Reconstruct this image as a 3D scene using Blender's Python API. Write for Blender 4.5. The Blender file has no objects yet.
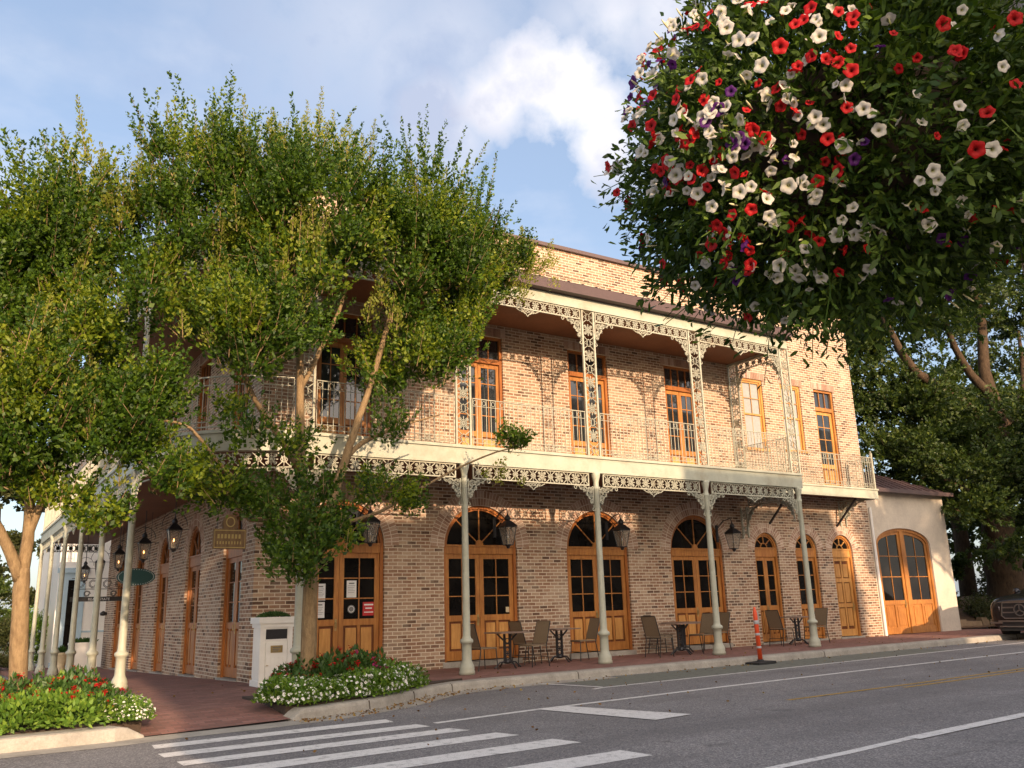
import bpy, bmesh, math, random
import numpy as np
from mathutils import Vector, Matrix
rad=math.radians; PI=math.pi
random.seed(7)
S=bpy.context.scene; COL=S.collection
# ---------------------------------------------------------------- camera
cd=bpy.data.cameras.new('camera'); cam=bpy.data.objects.new('camera',cd); COL.objects.link(cam); S.camera=cam
RT=Vector((0.84388596,-0.53576949,-0.02841734)); UP=Vector((-0.11071448,-0.22572202,0.96788009)); FW=Vector((0.52497505,0.81363421,0.24980108))
CP=Vector((-5.209,-17.763,1.23))
cam.matrix_world=Matrix(((RT.x,UP.x,-FW.x,CP.x),(RT.y,UP.y,-FW.y,CP.y),(RT.z,UP.z,-FW.z,CP.z),(0,0,0,1)))
cd.sensor_width=36; cd.lens=873.1/1024*36; cd.clip_start=.05; cd.clip_end=3000
# ---------------------------------------------------------------- light
EL=14.5; AZ=7.0
w=bpy.data.worlds.new('World'); S.world=w; w.use_nodes=True
sl=bpy.data.lights.new('sun','SUN'); so=bpy.data.objects.new('sun',sl); COL.objects.link(so)
sl.energy=2.9; sl.angle=rad(.6); sl.color=(1,.71,.47)
sd=Vector((math.sin(rad(AZ))*math.cos(rad(EL)),math.cos(rad(AZ))*math.cos(rad(EL)),-math.sin(rad(EL))))
so.rotation_euler=sd.to_track_quat('-Z','Y').to_euler()
S.view_settings.view_transform='Standard'; S.view_settings.look='None'; S.view_settings.gamma=1; S.view_settings.exposure=1.2
def world():
    nt=w.node_tree; N=nt.nodes; L=nt.links
    for n in list(N): N.remove(n)
    out=N.new('ShaderNodeOutputWorld'); bg=N.new('ShaderNodeBackground'); sky=N.new('ShaderNodeTexSky')
    sky.sky_type='NISHITA'; sky.sun_disc=False; sky.sun_elevation=rad(EL); sky.sun_rotation=rad(180+AZ); sky.dust_density=1.6; sky.air_density=1.0; sky.ozone_density=1.0
    bg.inputs['Strength'].default_value=.14
    tc=N.new('ShaderNodeTexCoord')
    def math_(op,a,b=None,c=None,clamp=False):
        m=N.new('ShaderNodeMath'); m.operation=op; m.use_clamp=clamp
        for i,v in enumerate((a,b,c)):
            if v is None: continue
            if isinstance(v,(int,float)): m.inputs[i].default_value=v
            else: L.new(v,m.inputs[i])
        return m.outputs[0]
    noi=N.new('ShaderNodeTexNoise'); noi.inputs['Scale'].default_value=7; noi.inputs['Detail'].default_value=7; noi.inputs['Roughness'].default_value=.58
    L.new(tc.outputs['Generated'],noi.inputs['Vector'])
    big=N.new('ShaderNodeTexNoise'); big.inputs['Scale'].default_value=2.3; big.inputs['Detail'].default_value=6; big.inputs['Roughness'].default_value=.55
    mp=N.new('ShaderNodeMapping'); mp.inputs['Scale'].default_value=(1,1,2.6); mp.inputs['Location'].default_value=(.35,.1,.2)
    L.new(tc.outputs['Generated'],mp.inputs['Vector']); L.new(mp.outputs[0],big.inputs['Vector'])
    # cumulus heads stand in fixed directions of the sky
    tot=None
    for dx,dy,dz,r,s in ((.498,.669,.552,.062,1),(.515,.655,.556,.052,1),(.538,.660,.522,.056,1),(.555,.668,.497,.048,1),(.470,.680,.558,.046,1),(.52,.675,.53,.055,1),(.45,.71,.535,.045,.9),(.403,.750,.522,.045,.75),(.425,.752,.500,.04,.6),(.530,.60,.600,.075,.72),(.564,.569,.600,.075,.7),(.49,.63,.60,.05,.4),(.350,.743,.575,.10,.38),(.300,.741,.600,.13,.36),(.43,.70,.572,.08,.28),(.40,.72,.60,.1,.4)):
        v=Vector((dx,dy,dz)).normalized()
        d=N.new('ShaderNodeVectorMath'); d.operation='DISTANCE'; L.new(tc.outputs['Generated'],d.inputs[0]); d.inputs[1].default_value=v
        q=math_('DIVIDE',d.outputs['Value'],r)
        q=math_('ADD',q,math_('MULTIPLY',math_('SUBTRACT',noi.outputs['Fac'],.5),4.2))
        q=math_('MULTIPLY',math_('SUBTRACT',1.25,q,clamp=True),s)
        q=math_('MULTIPLY',q,1.4 if s>.8 else 1.0,clamp=True)
        tot=q if tot is None else math_('MAXIMUM',tot,q)
    wisp=N.new('ShaderNodeMapRange'); wisp.inputs['From Min'].default_value=.48; wisp.inputs['From Max'].default_value=.80; wisp.inputs['To Max'].default_value=.62
    L.new(big.outputs['Fac'],wisp.inputs['Value'])
    mask=math_('MAXIMUM',tot,wisp.outputs[0],clamp=True)
    # thin haze veil over the whole sky
    veil=N.new('ShaderNodeMixRGB'); veil.inputs['Fac'].default_value=.55; veil.inputs['Color2'].default_value=(1.35,1.62,2.25,1)
    L.new(sky.outputs[0],veil.inputs['Color1'])
    cl=N.new('ShaderNodeMixRGB'); cl.inputs['Color1'].default_value=(1.95,2.1,2.65,1); cl.inputs['Color2'].default_value=(4.3,4.1,4.0,1)
    shd=N.new('ShaderNodeMapRange'); shd.inputs['From Min'].default_value=.35; shd.inputs['From Max'].default_value=.68; L.new(noi.outputs['Fac'],shd.inputs['Value'])
    L.new(shd.outputs[0],cl.inputs['Fac'])
    mx=N.new('ShaderNodeMixRGB'); L.new(mask,mx.inputs['Fac']); L.new(veil.outputs[0],mx.inputs['Color1']); L.new(cl.outputs[0],mx.inputs['Color2'])
    # golden glow added round the sun, behind the viewer, to brighten the shaded front
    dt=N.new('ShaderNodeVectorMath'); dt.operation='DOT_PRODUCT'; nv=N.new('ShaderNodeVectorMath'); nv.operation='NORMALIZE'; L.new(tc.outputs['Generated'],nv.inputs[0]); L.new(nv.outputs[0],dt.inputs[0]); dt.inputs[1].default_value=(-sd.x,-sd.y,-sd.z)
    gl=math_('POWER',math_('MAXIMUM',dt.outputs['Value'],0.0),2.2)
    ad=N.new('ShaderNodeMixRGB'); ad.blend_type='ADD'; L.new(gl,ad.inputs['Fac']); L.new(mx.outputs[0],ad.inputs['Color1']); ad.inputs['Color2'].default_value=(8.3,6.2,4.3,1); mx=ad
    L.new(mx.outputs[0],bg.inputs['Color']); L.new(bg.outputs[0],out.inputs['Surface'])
world()
# ---------------------------------------------------------------- materials
class NT:
    def __init__(s,name):
        m=bpy.data.materials.new(name); m.use_nodes=True; s.m=m; s.t=m.node_tree; s.N=s.t.nodes; s.L=s.t.links
        s.b=s.N['Principled BSDF']; s.o=s.N['Material Output']
    def n(s,t,**k):
        x=s.N.new(t)
        for a,v in k.items():
            if a[0]=='_': setattr(x,a[1:],v)
            else: x.inputs[a.replace('__',' ')].default_value=v
        return x
    def obj(s): return s.n('ShaderNodeTexCoord').outputs['Object']
    def noise(s,scale,detail=4,rough=.5,vec=None,dim=None):
        x=s.n('ShaderNodeTexNoise',Scale=scale,Detail=detail,Roughness=rough); s.L.new(vec or s.obj(),x.inputs['Vector']); return x.outputs['Fac']
    def ramp(s,fac,stops):
        r=s.n('ShaderNodeValToRGB'); e=r.color_ramp.elements
        while len(e)<len(stops): e.new(.5)
        for i,(p,c) in enumerate(stops): e[i].position=p; e[i].color=(*c,1)
        s.L.new(fac,r.inputs['Fac']); return r.outputs['Color']
    def mix(s,f,a,b,mode='MIX'):
        x=s.n('ShaderNodeMixRGB'); x.blend_type=mode
        for i,v in ((0,f),(1,a),(2,b)):
            if isinstance(v,(int,float)): x.inputs[i].default_value=v
            elif isinstance(v,tuple): x.inputs[i].default_value=(*v,1)
            else: s.L.new(v,x.inputs[i])
        return x.outputs[0]
    def bump(s,h,strength=.3,dist=.01):
        b=s.n('ShaderNodeBump',Strength=strength,Distance=dist); s.L.new(h,b.inputs['Height']); s.L.new(b.outputs[0],s.b.inputs['Normal'])
    def base(s,c,rough=.6,spec=None,metal=0):
        if isinstance(c,tuple): s.b.inputs['Base Color'].default_value=(*c,1)
        else: s.L.new(c,s.b.inputs['Base Color'])
        s.b.inputs['Roughness'].default_value=rough; s.b.inputs['Metallic'].default_value=metal
        if spec is not None: s.b.inputs['Specular IOR Level'].default_value=spec
        return s.m
def paint(name,c,rough=.5,var=.18,scale=6,dirt=None,metal=0,bump=.0):
    t=NT(name); f=t.noise(scale,6,.65); c2=tuple(x*(1-var) for x in c); c1=tuple(min(1,x*(1+var*.5)) for x in c)
    col=t.ramp(f,[(.3,c2),(.7,c1)])
    if dirt:
        g=t.noise(1.7,8,.7); d=t.ramp(g,[(.5,(0,0,0)),(.75,(1,1,1))]); col=t.mix(d,col,dirt)
    if bump: t.bump(t.noise(scale*6,3),bump,.005)
    return t.base(col,rough,metal=metal)
def brickmat(name,tones,mortar,bw=.225,rh=.077,ms=.0055,flat=False):
    t=NT(name); geo=t.n('ShaderNodeNewGeometry'); sp=t.n('ShaderNodeSeparateXYZ'); t.L.new(geo.outputs['True Normal'],sp.inputs[0])
    oc=t.n('ShaderNodeSeparateXYZ'); t.L.new(t.obj(),oc.inputs[0])
    a=t.n('ShaderNodeMath',_operation='ABSOLUTE'); t.L.new(sp.outputs[0],a.inputs[0])
    g=t.n('ShaderNodeMath',_operation='GREATER_THAN'); t.L.new(a.outputs[0],g.inputs[0]); g.inputs[1].default_value=.5
    mu=t.n('ShaderNodeMix'); mu.data_type='FLOAT'; t.L.new(g.outputs[0],mu.inputs[0]); t.L.new(oc.outputs[0],mu.inputs[2]); t.L.new(oc.outputs[1],mu.inputs[3])
    cb=t.n('ShaderNodeCombineXYZ'); t.L.new(mu.outputs[0],cb.inputs[0]); t.L.new(oc.outputs[1 if flat else 2],cb.inputs[1])
    # slight wobble so courses are hand laid
    nz=t.n('ShaderNodeTexNoise',Scale=3.5,Detail=3); t.L.new(t.obj(),nz.inputs['Vector'])
    vs=t.n('ShaderNodeVectorMath',_operation='SCALE'); vs.inputs['Scale'].default_value=.018; t.L.new(nz.outputs['Color'],vs.inputs[0])
    va=t.n('ShaderNodeVectorMath',_operation='ADD'); t.L.new(cb.outputs[0],va.inputs[0]); t.L.new(vs.outputs[0],va.inputs[1])
    br=t.n('ShaderNodeTexBrick',_offset=.5,Scale=1.0,Bias=0.0); br.inputs['Brick Width'].default_value=bw; br.inputs['Row Height'].default_value=rh
    br.inputs['Mortar Size'].default_value=ms; br.inputs['Mortar Smooth'].default_value=.25
    br.inputs['Color1'].default_value=(0,0,0,1); br.inputs['Color2'].default_value=(1,1,1,1); br.inputs['Mortar'].default_value=(.5,.5,.5,1)
    t.L.new(va.outputs[0],br.inputs['Vector'])
    k=len(tones); col=t.ramp(br.outputs['Color'],[((i+.5)/k,c) for i,c in enumerate(tones)])
    n1=t.noise(28,4,.7); col=t.mix(.35,col,t.ramp(n1,[(.3,(.35,.28,.24)),(.7,(1,.95,.9))]),'MULTIPLY')
    n2=t.noise(1.1,7,.7)
    wash=t.ramp(n2,[(.46,(0,0,0)),(.72,(.42,.42,.42))]); col=t.mix(wash,col,mortar)
    st=t.noise(.55,8,.72); col=t.mix(t.ramp(st,[(.50,(0,0,0)),(.70,(.38,.38,.38))]),col,(.13,.085,.06))
    col=t.mix(br.outputs['Fac'],col,t.mix(t.noise(40,2),tuple(c*.8 for c in mortar),mortar))
    hb=t.mix(.25,t.mix(1.0,(1,1,1),br.outputs['Fac'],'SUBTRACT'),n1)
    t.bump(hb,.55,.008)
    return t.base(col,.88,.25)
def woodmat(name,dark,light,rough=.42):
    t=NT(name); mp=t.n('ShaderNodeMapping'); mp.inputs['Scale'].default_value=(9,9,1.1); t.L.new(t.obj(),mp.inputs[0])
    f=t.noise(2.6,6,.62,mp.outputs[0]); col=t.ramp(f,[(.28,dark),(.5,tuple((a+b)/2 for a,b in zip(dark,light))),(.74,light)])
    g=t.noise(.9,5,.6); col=t.mix(t.ramp(g,[(.42,(0,0,0)),(.7,(.5,.5,.5))]),col,tuple(c*.5 for c in dark))
    t.bump(f,.12,.004); return t.base(col,rough,.4)
M={}
M['brick']=brickmat('old_brick',[(.13,.075,.05),(.26,.145,.09),(.34,.20,.125),(.385,.245,.16),(.45,.32,.22),(.29,.165,.105)],(.66,.57,.44),ms=.0100)
M['voussoir']=None
def vouss():
    t=NT('arch_brick'); g=t.n('ShaderNodeNewGeometry'); col=t.ramp(g.outputs['Random Per Island'],[(0,(.30,.18,.13)),(.3,(.40,.26,.19)),(.6,(.48,.34,.26)),(1,(.56,.44,.35))])
    n1=t.noise(28,4,.7); col=t.mix(.4,col,t.ramp(n1,[(.3,(.4,.33,.28)),(.7,(1,.95,.9))]),'MULTIPLY'); t.bump(n1,.3,.006); return t.base(col,.88,.25)
M['voussoir']=vouss(); M['mortar']=paint('mortar',(.66,.56,.45),.95,.2,20)
M['paver']=brickmat('red_paver',[(.22,.11,.09),(.28,.14,.115),(.32,.17,.14),(.25,.125,.10)],(.15,.11,.095),bw=.21,rh=.105,ms=.006,flat=True)
M['wood']=woodmat('oiled_wood',(.30,.108,.025),(.56,.255,.065))
M['wood_red']=woodmat('reddish_wood',(.25,.075,.018),(.45,.175,.042))
M['recess']=woodmat('shaded_recess_wood',(.12,.035,.01),(.22,.07,.02),.6)  # darker wood puts the shade of the panel recesses into the colour
M['wood_light']=woodmat('light_wood',(.45,.20,.05),(.68,.37,.115))
M['signwood']=woodmat('weathered_sign_wood',(.12,.07,.035),(.30,.19,.09),.7)
M['cream']=paint('sage_cream_paint',(.42,.43,.34),.5,.14,3,dirt=(.30,.27,.19))
M['iron']=paint('painted_cast_iron',(.42,.42,.33),.5,.18,9,dirt=(.27,.23,.15))
M['ceil']=woodmat('ceiling_boards',(.15,.055,.025),(.22,.09,.04),.6)
M['roof']=paint('brown_metal',(.085,.052,.05),.6,.15,4)
M['coping']=paint('dark_coping',(.10,.065,.06),.5,.15,4)
M['black']=paint('black_iron',(.02,.02,.022),.4,.2,10)
M['white']=paint('white_paint',(.78,.77,.73),.4,.06,5)
M['blue']=paint('pale_blue_paint',(.38,.52,.62),.5,.08,4)
M['plaster']=None
def plaster():
    t=NT('old_plaster'); a=t.noise(1.3,8,.7); b=t.noise(14,6,.7); col=t.ramp(a,[(.35,(.52,.46,.38)),(.65,(.66,.59,.48))]); col=t.mix(.3,col,t.ramp(b,[(.35,(.7,.66,.62)),(.6,(1,1,1))]),'MULTIPLY')
    t.bump(b,.25,.01); return t.base(col,.9,.2)
M['plaster']=plaster()
def glass(name,base,rough=.06,spec=.6):
    t=NT(name); f=t.noise(1.8,3,.5); col=t.ramp(f,[(.35,tuple(c*.5 for c in base)),(.7,tuple(c*1.6 for c in base))]); t.bump(t.noise(1.2,2),.06,.02); return t.base(col,rough,spec)
M['glass']=glass('dark_window_glass',(.008,.007,.006),.03,.22); M['glass_up']=glass('upper_window_glass',(.02,.024,.028),.03,.9)
M['curtain']=paint('white_blind',(.33,.34,.33),.6,.12,14)
def asphalt():
    t=NT('asphalt'); o=t.obj(); a=t.noise(190,3,.8); b=t.noise(.35,7,.65); c=t.noise(2.2,6,.7)
    vo=t.n('ShaderNodeTexVoronoi',Scale=75.); t.L.new(o,vo.inputs['Vector'])
    col=t.ramp(b,[(.3,(.150,.147,.148)),(.7,(.235,.230,.228))]); col=t.mix(.75,col,t.ramp(vo.outputs['Color'],[(.05,(.3,.3,.32)),(.55,(.9,.9,.9)),(.95,(2.0,1.9,1.8))]),'MULTIPLY')
    col=t.mix(t.ramp(c,[(.55,(0,0,0)),(.8,(.4,.4,.4))]),col,(.115,.11,.108))
    mpp=t.n('ShaderNodeMapping'); mpp.inputs['Scale'].default_value=(.06,.9,1); t.L.new(o,mpp.inputs[0]); tw=t.noise(1.5,4,.55,mpp.outputs[0]); col=t.mix(t.ramp(tw,[(.48,(0,0,0)),(.66,(.35,.35,.35))]),col,(.095,.092,.092))
    oi=t.noise(1.1,3,.5); col=t.mix(t.ramp(oi,[(.70,(0,0,0)),(.76,(.6,.6,.6))]),col,(.065,.062,.06))
    vc=t.n('ShaderNodeTexVoronoi',Scale=.42,_feature='DISTANCE_TO_EDGE')
    nv=t.n('ShaderNodeTexNoise',Scale=1.6,Detail=5); t.L.new(o,nv.inputs['Vector']); va=t.n('ShaderNodeVectorMath',_operation='ADD'); t.L.new(o,va.inputs[0]); t.L.new(nv.outputs['Color'],va.inputs[1]); t.L.new(va.outputs[0],vc.inputs['Vector'])
    ck=t.ramp(vc.outputs['Distance'],[(.0,(.45,.45,.45)),(.006,(0,0,0))]); col=t.mix(ck,col,(.055,.05,.05))
    t.bump(t.mix(.5,a,vo.outputs['Distance']),.5,.008); return t.base(col,.9,.3)
M['asphalt']=asphalt()
def concrete(name,c):
    t=NT(name); a=t.noise(2.,8,.75); b=t.noise(35,5,.7); col=t.ramp(a,[(.3,tuple(x*.6 for x in c)),(.6,c),(.8,tuple(x*1.15 for x in c))]); col=t.mix(.35,col,t.ramp(b,[(.3,(.45,.43,.4)),(.65,(1,1,1))]),'MULTIPLY'); t.bump(b,.4,.008); return t.base(col,.9,.25)
M['concrete']=concrete('kerb_concrete',(.40,.375,.325)); M['green_concrete']=concrete('stained_gutter',(.13,.14,.115))
def roadpaint(name,c):
    t=NT(name); a=t.noise(9,8,.75); b=t.noise(110,2,.6); col=t.ramp(a,[(.33,tuple(x*.35 for x in c)),(.46,tuple(x*.9 for x in c)),(.7,c)]); col=t.mix(.5,col,t.ramp(b,[(.34,(.3,.3,.3)),(.5,(1,1,1))]),'MULTIPLY'); return t.base(col,.8,.3)
M['rpaint']=roadpaint('road_paint_white',(.70,.69,.66)); M['ypaint']=roadpaint('road_paint_yellow',(.42,.27,.06)); M['gpaint']=roadpaint('green_strip',(.175,.185,.155))
def leafmat(name,stops,trans=.35,rough=.5):
    t=NT(name); g=t.n('ShaderNodeNewGeometry'); col=t.ramp(g.outputs['Random Per Island'],stops)
    n=t.noise(.9,3,.6); col=t.mix(.5,col,t.ramp(n,[(.35,(.65,.75,.55)),(.65,(1.25,1.2,.9))]),'MULTIPLY')
    t.base(col,rough,.35)
    tr=t.n('ShaderNodeBsdfTranslucent'); c2=t.mix(1.,col,(1.5,1.45,.5),'MULTIPLY'); t.L.new(c2,tr.inputs['Color'])
    ms=t.n('ShaderNodeMixShader'); ms.inputs[0].default_value=trans; t.L.new(t.b.outputs[0],ms.inputs[1]); t.L.new(tr.outputs[0],ms.inputs[2]); t.L.new(ms.outputs[0],t.o.inputs['Surface']); return t.m
M['leaf']=leafmat('elm_leaf',[(0,(.018,.046,.005)),(.5,(.045,.098,.008)),(1,(.105,.170,.014))])
M['leaf_sunlit']=leafmat('sunlit_elm_leaf',[(0,(.11,.165,.010)),(1,(.26,.31,.03))],.45)  # brighter leaf colour standing in for sun on the foliage
M['leaf_young']=leafmat('young_leaf',[(0,(.15,.185,.02)),(1,(.29,.30,.06))],.45)
M['leaf_oak']=leafmat('oak_leaf',[(0,(.028,.05,.012)),(.6,(.05,.085,.018)),(1,(.10,.13,.025))],.25)
M['leaf_bed']=leafmat('bedding_leaf',[(0,(.06,.13,.018)),(.6,(.12,.22,.03)),(1,(.20,.30,.045))],.25)
M['leaf_dark']=leafmat('dark_bedding_leaf',[(0,(.03,.075,.016)),(1,(.065,.13,.03))],.2)
M['leaf_pet']=leafmat('petunia_leaf',[(0,(.022,.048,.010)),(.6,(.058,.112,.018)),(1,(.13,.20,.035))],.3)
M['leaf_far']=leafmat('hedge_leaf',[(0,(.03,.045,.015)),(1,(.08,.085,.03))],.2)
def bark(name,a,b,sc=7):
    t=NT(name); mp=t.n('ShaderNodeMapping'); mp.inputs['Scale'].default_value=(3,3,1); t.L.new(t.obj(),mp.inputs[0]); f=t.noise(sc,8,.75,mp.outputs[0]); t.bump(f,.9,.03); return t.base(t.ramp(f,[(.3,a),(.5,tuple((x+y)/2 for x,y in zip(a,b))),(.72,b)]),.9,.2)
M['bark']=bark('peeling_bark',(.15,.095,.05),(.35,.25,.135)); M['bark_oak']=bark('oak_bark',(.022,.015,.010),(.11,.072,.042),3.5)
def petal(name,edge,centre,trans=.3):
    t=NT(name); a=t.n('ShaderNodeAttribute',_attribute_name='rr'); col=t.ramp(a.outputs['Fac'],[(0,centre),(.32,tuple(x*.8 for x in edge)),(.5,edge)]); t.base(col,.6,.3)
    tr=t.n('ShaderNodeBsdfTranslucent'); t.L.new(col,tr.inputs['Color']); ms=t.n('ShaderNodeMixShader'); ms.inputs[0].default_value=trans; t.L.new(t.b.outputs[0],ms.inputs[1]); t.L.new(tr.outputs[0],ms.inputs[2]); t.L.new(ms.outputs[0],t.o.inputs['Surface']); return t.m
M['pw']=petal('white_petal',(.66,.63,.56),(.34,.34,.10)); M['pwb']=petal('white_bedding_petal',(.86,.85,.80),(.5,.5,.3)); M['pr']=petal('red_petal',(.46,.006,.008),(.16,.01,.006)); M['pp']=petal('purple_petal',(.085,.012,.14),(.02,.004,.03)); M['pm']=petal('magenta_petal',(.42,.03,.15),(.3,.02,.1))
M['soil']=paint('soil',(.06,.04,.028),.95,.4,20)
M['ground']=paint('grass_ground',(.07,.08,.035),.95,.4,2)
M['seat']=paint('woven_brown_mesh',(.21,.155,.095),.7,.25,60)
M['table']=paint('table_top',(.21,.15,.12),.35,.25,8)
M['brass']=paint('brass_plate',(.40,.29,.12),.4,.15,20,metal=.6)
M['orange']=paint('orange_plastic',(.75,.085,.02),.5,.08,12); M['reflect']=paint('grey_reflective_band',(.36,.35,.34),.35,.15,20)
M['rubber']=paint('black_rubber',(.02,.02,.02),.8,.2,20)
M['carpaint']=NT('black_car_paint').base((.012,.012,.014),.16,.6); M['chrome']=NT('chrome').base((.42,.43,.45),.3,metal=1)
M['carglass']=NT('car_glass').base((.01,.012,.014),.04,.8)
M['lamp']=NT('headlamp_glass').base((.35,.36,.38),.12,.7)
def lit():
    t=NT('gas_flame'); t.base((1,.5,.15),.5); t.b.inputs['Emission Color'].default_value=(1,.42,.12,1); t.b.inputs['Emission Strength'].default_value=6; return t.m
M['flame']=lit()
def clear():
    t=NT('lantern_glass'); t.base((.34,.30,.24),.10,.6); t.b.inputs['Alpha'].default_value=.42; return t.m
M['lglass']=clear()
M['teal']=paint('teal_sign',(.02,.075,.075),.4,.1,4); M['signcream']=paint('sign_cream',(.55,.45,.28),.6,.2,8); M['gold']=paint('gold_letter',(.45,.34,.12),.4,.1,8)
M['paper']=paint('paper_notice',(.72,.73,.72),.7,.08,30); M['grey']=paint('dark_grey_print',(.16,.16,.16),.7,.1,30); M['redprint']=paint('red_notice',(.45,.02,.02),.6,.1,20)
M['house']=paint('cream_siding',(.62,.60,.54),.7,.1,2); M['roofgrey']=paint('grey_shingle',(.12,.11,.10),.9,.3,12)
# ---------------------------------------------------------------- mesh helpers
FR=lambda u,v,z:(u,-v,z)       # street front: u along X, v outward
LF=lambda u,v,z:(-v,u,z)       # side street front: u along Y, v outward
ID=lambda x,y,z:(x,y,z)
class MB:
    def __init__(s): s.v=[]; s.f=[]; s.mi=[]
    def add(s,vs,fs,mi=0):
        b=len(s.v); s.v+= [tuple(p) for p in vs]; s.f+=[tuple(b+i for i in f) for f in fs]; s.mi+=[mi]*len(fs); return s
    def box(s,a,b,c,d,e,f,F=ID,mi=0):
        P=[F(x,y,z) for z in (e,f) for y in (c,d) for x in (a,b)]
        return s.add(P,[(0,2,3,1),(4,5,7,6),(0,1,5,4),(2,6,7,3),(0,4,6,2),(1,3,7,5)],mi)
    def bar(s,p,q,w,h,up=(0,0,1),mi=0):
        p=Vector(p);q=Vector(q);d=(q-p).normalized(); up=Vector(up)
        sx=d.cross(up)
        if sx.length<1e-4: sx=d.cross(Vector((1,0,0)))
        sx.normalize(); uz=sx.cross(d)
        P=[pt+sx*a*w/2+uz*b*h/2 for pt in (p,q) for a,b in ((-1,-1),(1,-1),(1,1),(-1,1))]
        return s.add(P,[(0,1,2,3),(4,7,6,5),(0,4,5,1),(1,5,6,2),(2,6,7,3),(3,7,4,0)],mi)
    def tube(s,pts,rs,n=8,mi=0,cap=True,jit=0):
        pts=[Vector(p) for p in pts]
        if not hasattr(rs,'__len__'): rs=[rs]*len(pts)
        base=len(s.v); prev=None
        for i,p in enumerate(pts):
            d=(pts[min(i+1,len(pts)-1)]-pts[max(i-1,0)]).normalized()
            if prev is None:
                a=d.cross(Vector((0,0,1)));
                if a.length<.1: a=d.cross(Vector((1,0,0)))
            else: a=prev-d*prev.dot(d)
            a.normalize(); prev=a; b=d.cross(a)
            for k in range(n):
                t=2*PI*k/n; r=rs[i]*(1+random.uniform(-jit,jit)); s.v.append(tuple(p+(a*math.cos(t)+b*math.sin(t))*r))
        for i in range(len(pts)-1):
            for k in range(n):
                k2=(k+1)%n; s.f.append((base+i*n+k,base+i*n+k2,base+(i+1)*n+k2,base+(i+1)*n+k)); s.mi.append(mi)
        if cap:
            s.f.append(tuple(base+k for k in range(n))[::-1]); s.mi.append(mi); e=base+(len(pts)-1)*n; s.f.append(tuple(e+k for k in range(n))); s.mi.append(mi)
        return s
    def lathe(s,prof,c=(0,0,0),n=16,mi=0,flute=None):
        base=len(s.v); m=len(prof)
        for r,z in prof:
            for k in range(n):
                t=2*PI*k/n; rr=r
                if flute and flute[0]<z<flute[1]: rr=r*(1-.10*(k%2))
                s.v.append((c[0]+rr*math.cos(t),c[1]+rr*math.sin(t),c[2]+z))
        for i in range(m-1):
            for k in range(n):
                k2=(k+1)%n; s.f.append((base+i*n+k,base+i*n+k2,base+(i+1)*n+k2,base+(i+1)*n+k)); s.mi.append(mi)
        s.f.append(tuple(base+k for k in range(n))[::-1]); s.mi.append(mi); e=base+(m-1)*n; s.f.append(tuple(e+k for k in range(n))); s.mi.append(mi)
        return s
    def prism(s,poly,F,v0,v1,mi=0):
        """poly in (u,z); extruded in v"""
        n=len(poly); P=[F(u,v0,z) for u,z in poly]+[F(u,v1,z) for u,z in poly]
        return s.add(P,[tuple(range(n)),tuple(range(2*n-1,n-1,-1))]+[(i,i+n,(i+1)%n+n,(i+1)%n) for i in range(n)],mi)
    def slab(s,poly,z0,z1,mi=0):
        """poly in (x,y); z0/z1 numbers or functions"""
        n=len(poly); f0=z0 if callable(z0) else (lambda x,y:z0); f1=z1 if callable(z1) else (lambda x,y:z1)
        P=[(x,y,f0(x,y)) for x,y in poly]+[(x,y,f1(x,y)) for x,y in poly]
        return s.add(P,[tuple(range(n))[::-1],tuple(range(n,2*n))]+[(i,(i+1)%n,(i+1)%n+n,i+n) for i in range(n)],mi)
    def ribbon(s,pts,F,w,v0,v1,mi=0,closed=False):
        """flat bar following pts in (u,z)"""
        pts=list(pts)
        n=len(pts); L=[];R=[]
        for i,(x,z) in enumerate(pts):
            a=pts[(i-1)%n] if (closed or i>0) else pts[i]; b=pts[(i+1)%n] if (closed or i<n-1) else pts[i]
            dx,dz=b[0]-a[0],b[1]-a[1]; l=math.hypot(dx,dz) or 1; nx,nz=-dz/l*w/2,dx/l*w/2
            L.append((x+nx,z+nz)); R.append((x-nx,z-nz))
        b0=len(s.v)
        for (a,c),(b,d) in zip(L,R): s.v+=[F(a,v0,c),F(b,v0,d),F(b,v1,d),F(a,v1,c)]
        m=n if closed else n-1
        for i in range(m):
            j=(i+1)%n; p=b0+4*i; q=b0+4*j
            for k in range(4): s.f.append((p+k,p+(k+1)%4,q+(k+1)%4,q+k)); s.mi.append(mi)
        return s
    def build(s,name,mats,parent=None,smooth=False,loc=None):
        me=bpy.data.meshes.new(name); me.from_pydata(s.v,[],s.f)
        if not isinstance(mats,(list,tuple)): mats=[mats]
        for m in mats: me.materials.append(M[m] if isinstance(m,str) else m)
        me.polygons.foreach_set('material_index',s.mi)
        if len(s.f)<60000:
            bm=bmesh.new(); bm.from_mesh(me); bmesh.ops.recalc_face_normals(bm,faces=bm.faces); bm.to_mesh(me); bm.free()
        if smooth: me.polygons.foreach_set('use_smooth',[True]*len(me.polygons))
        o=bpy.data.objects.new(name,me); COL.objects.link(o)
        if parent: o.parent=parent
        if loc: o.location=loc
        return o
def tag(o,label=None,cat=None,group=None,kind=None):
    if label: o['label']=label
    if cat: o['category']=cat
    if group: o['group']=group
    if kind: o['kind']=kind
    return o
def thing(name,label,cat,loc=(0,0,0),rz=0,group=None):
    o=bpy.data.objects.new(name,None); o.empty_display_size=.2; COL.objects.link(o); o.location=loc; o.rotation_euler=(0,0,rz); return tag(o,label,cat,group)
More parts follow.
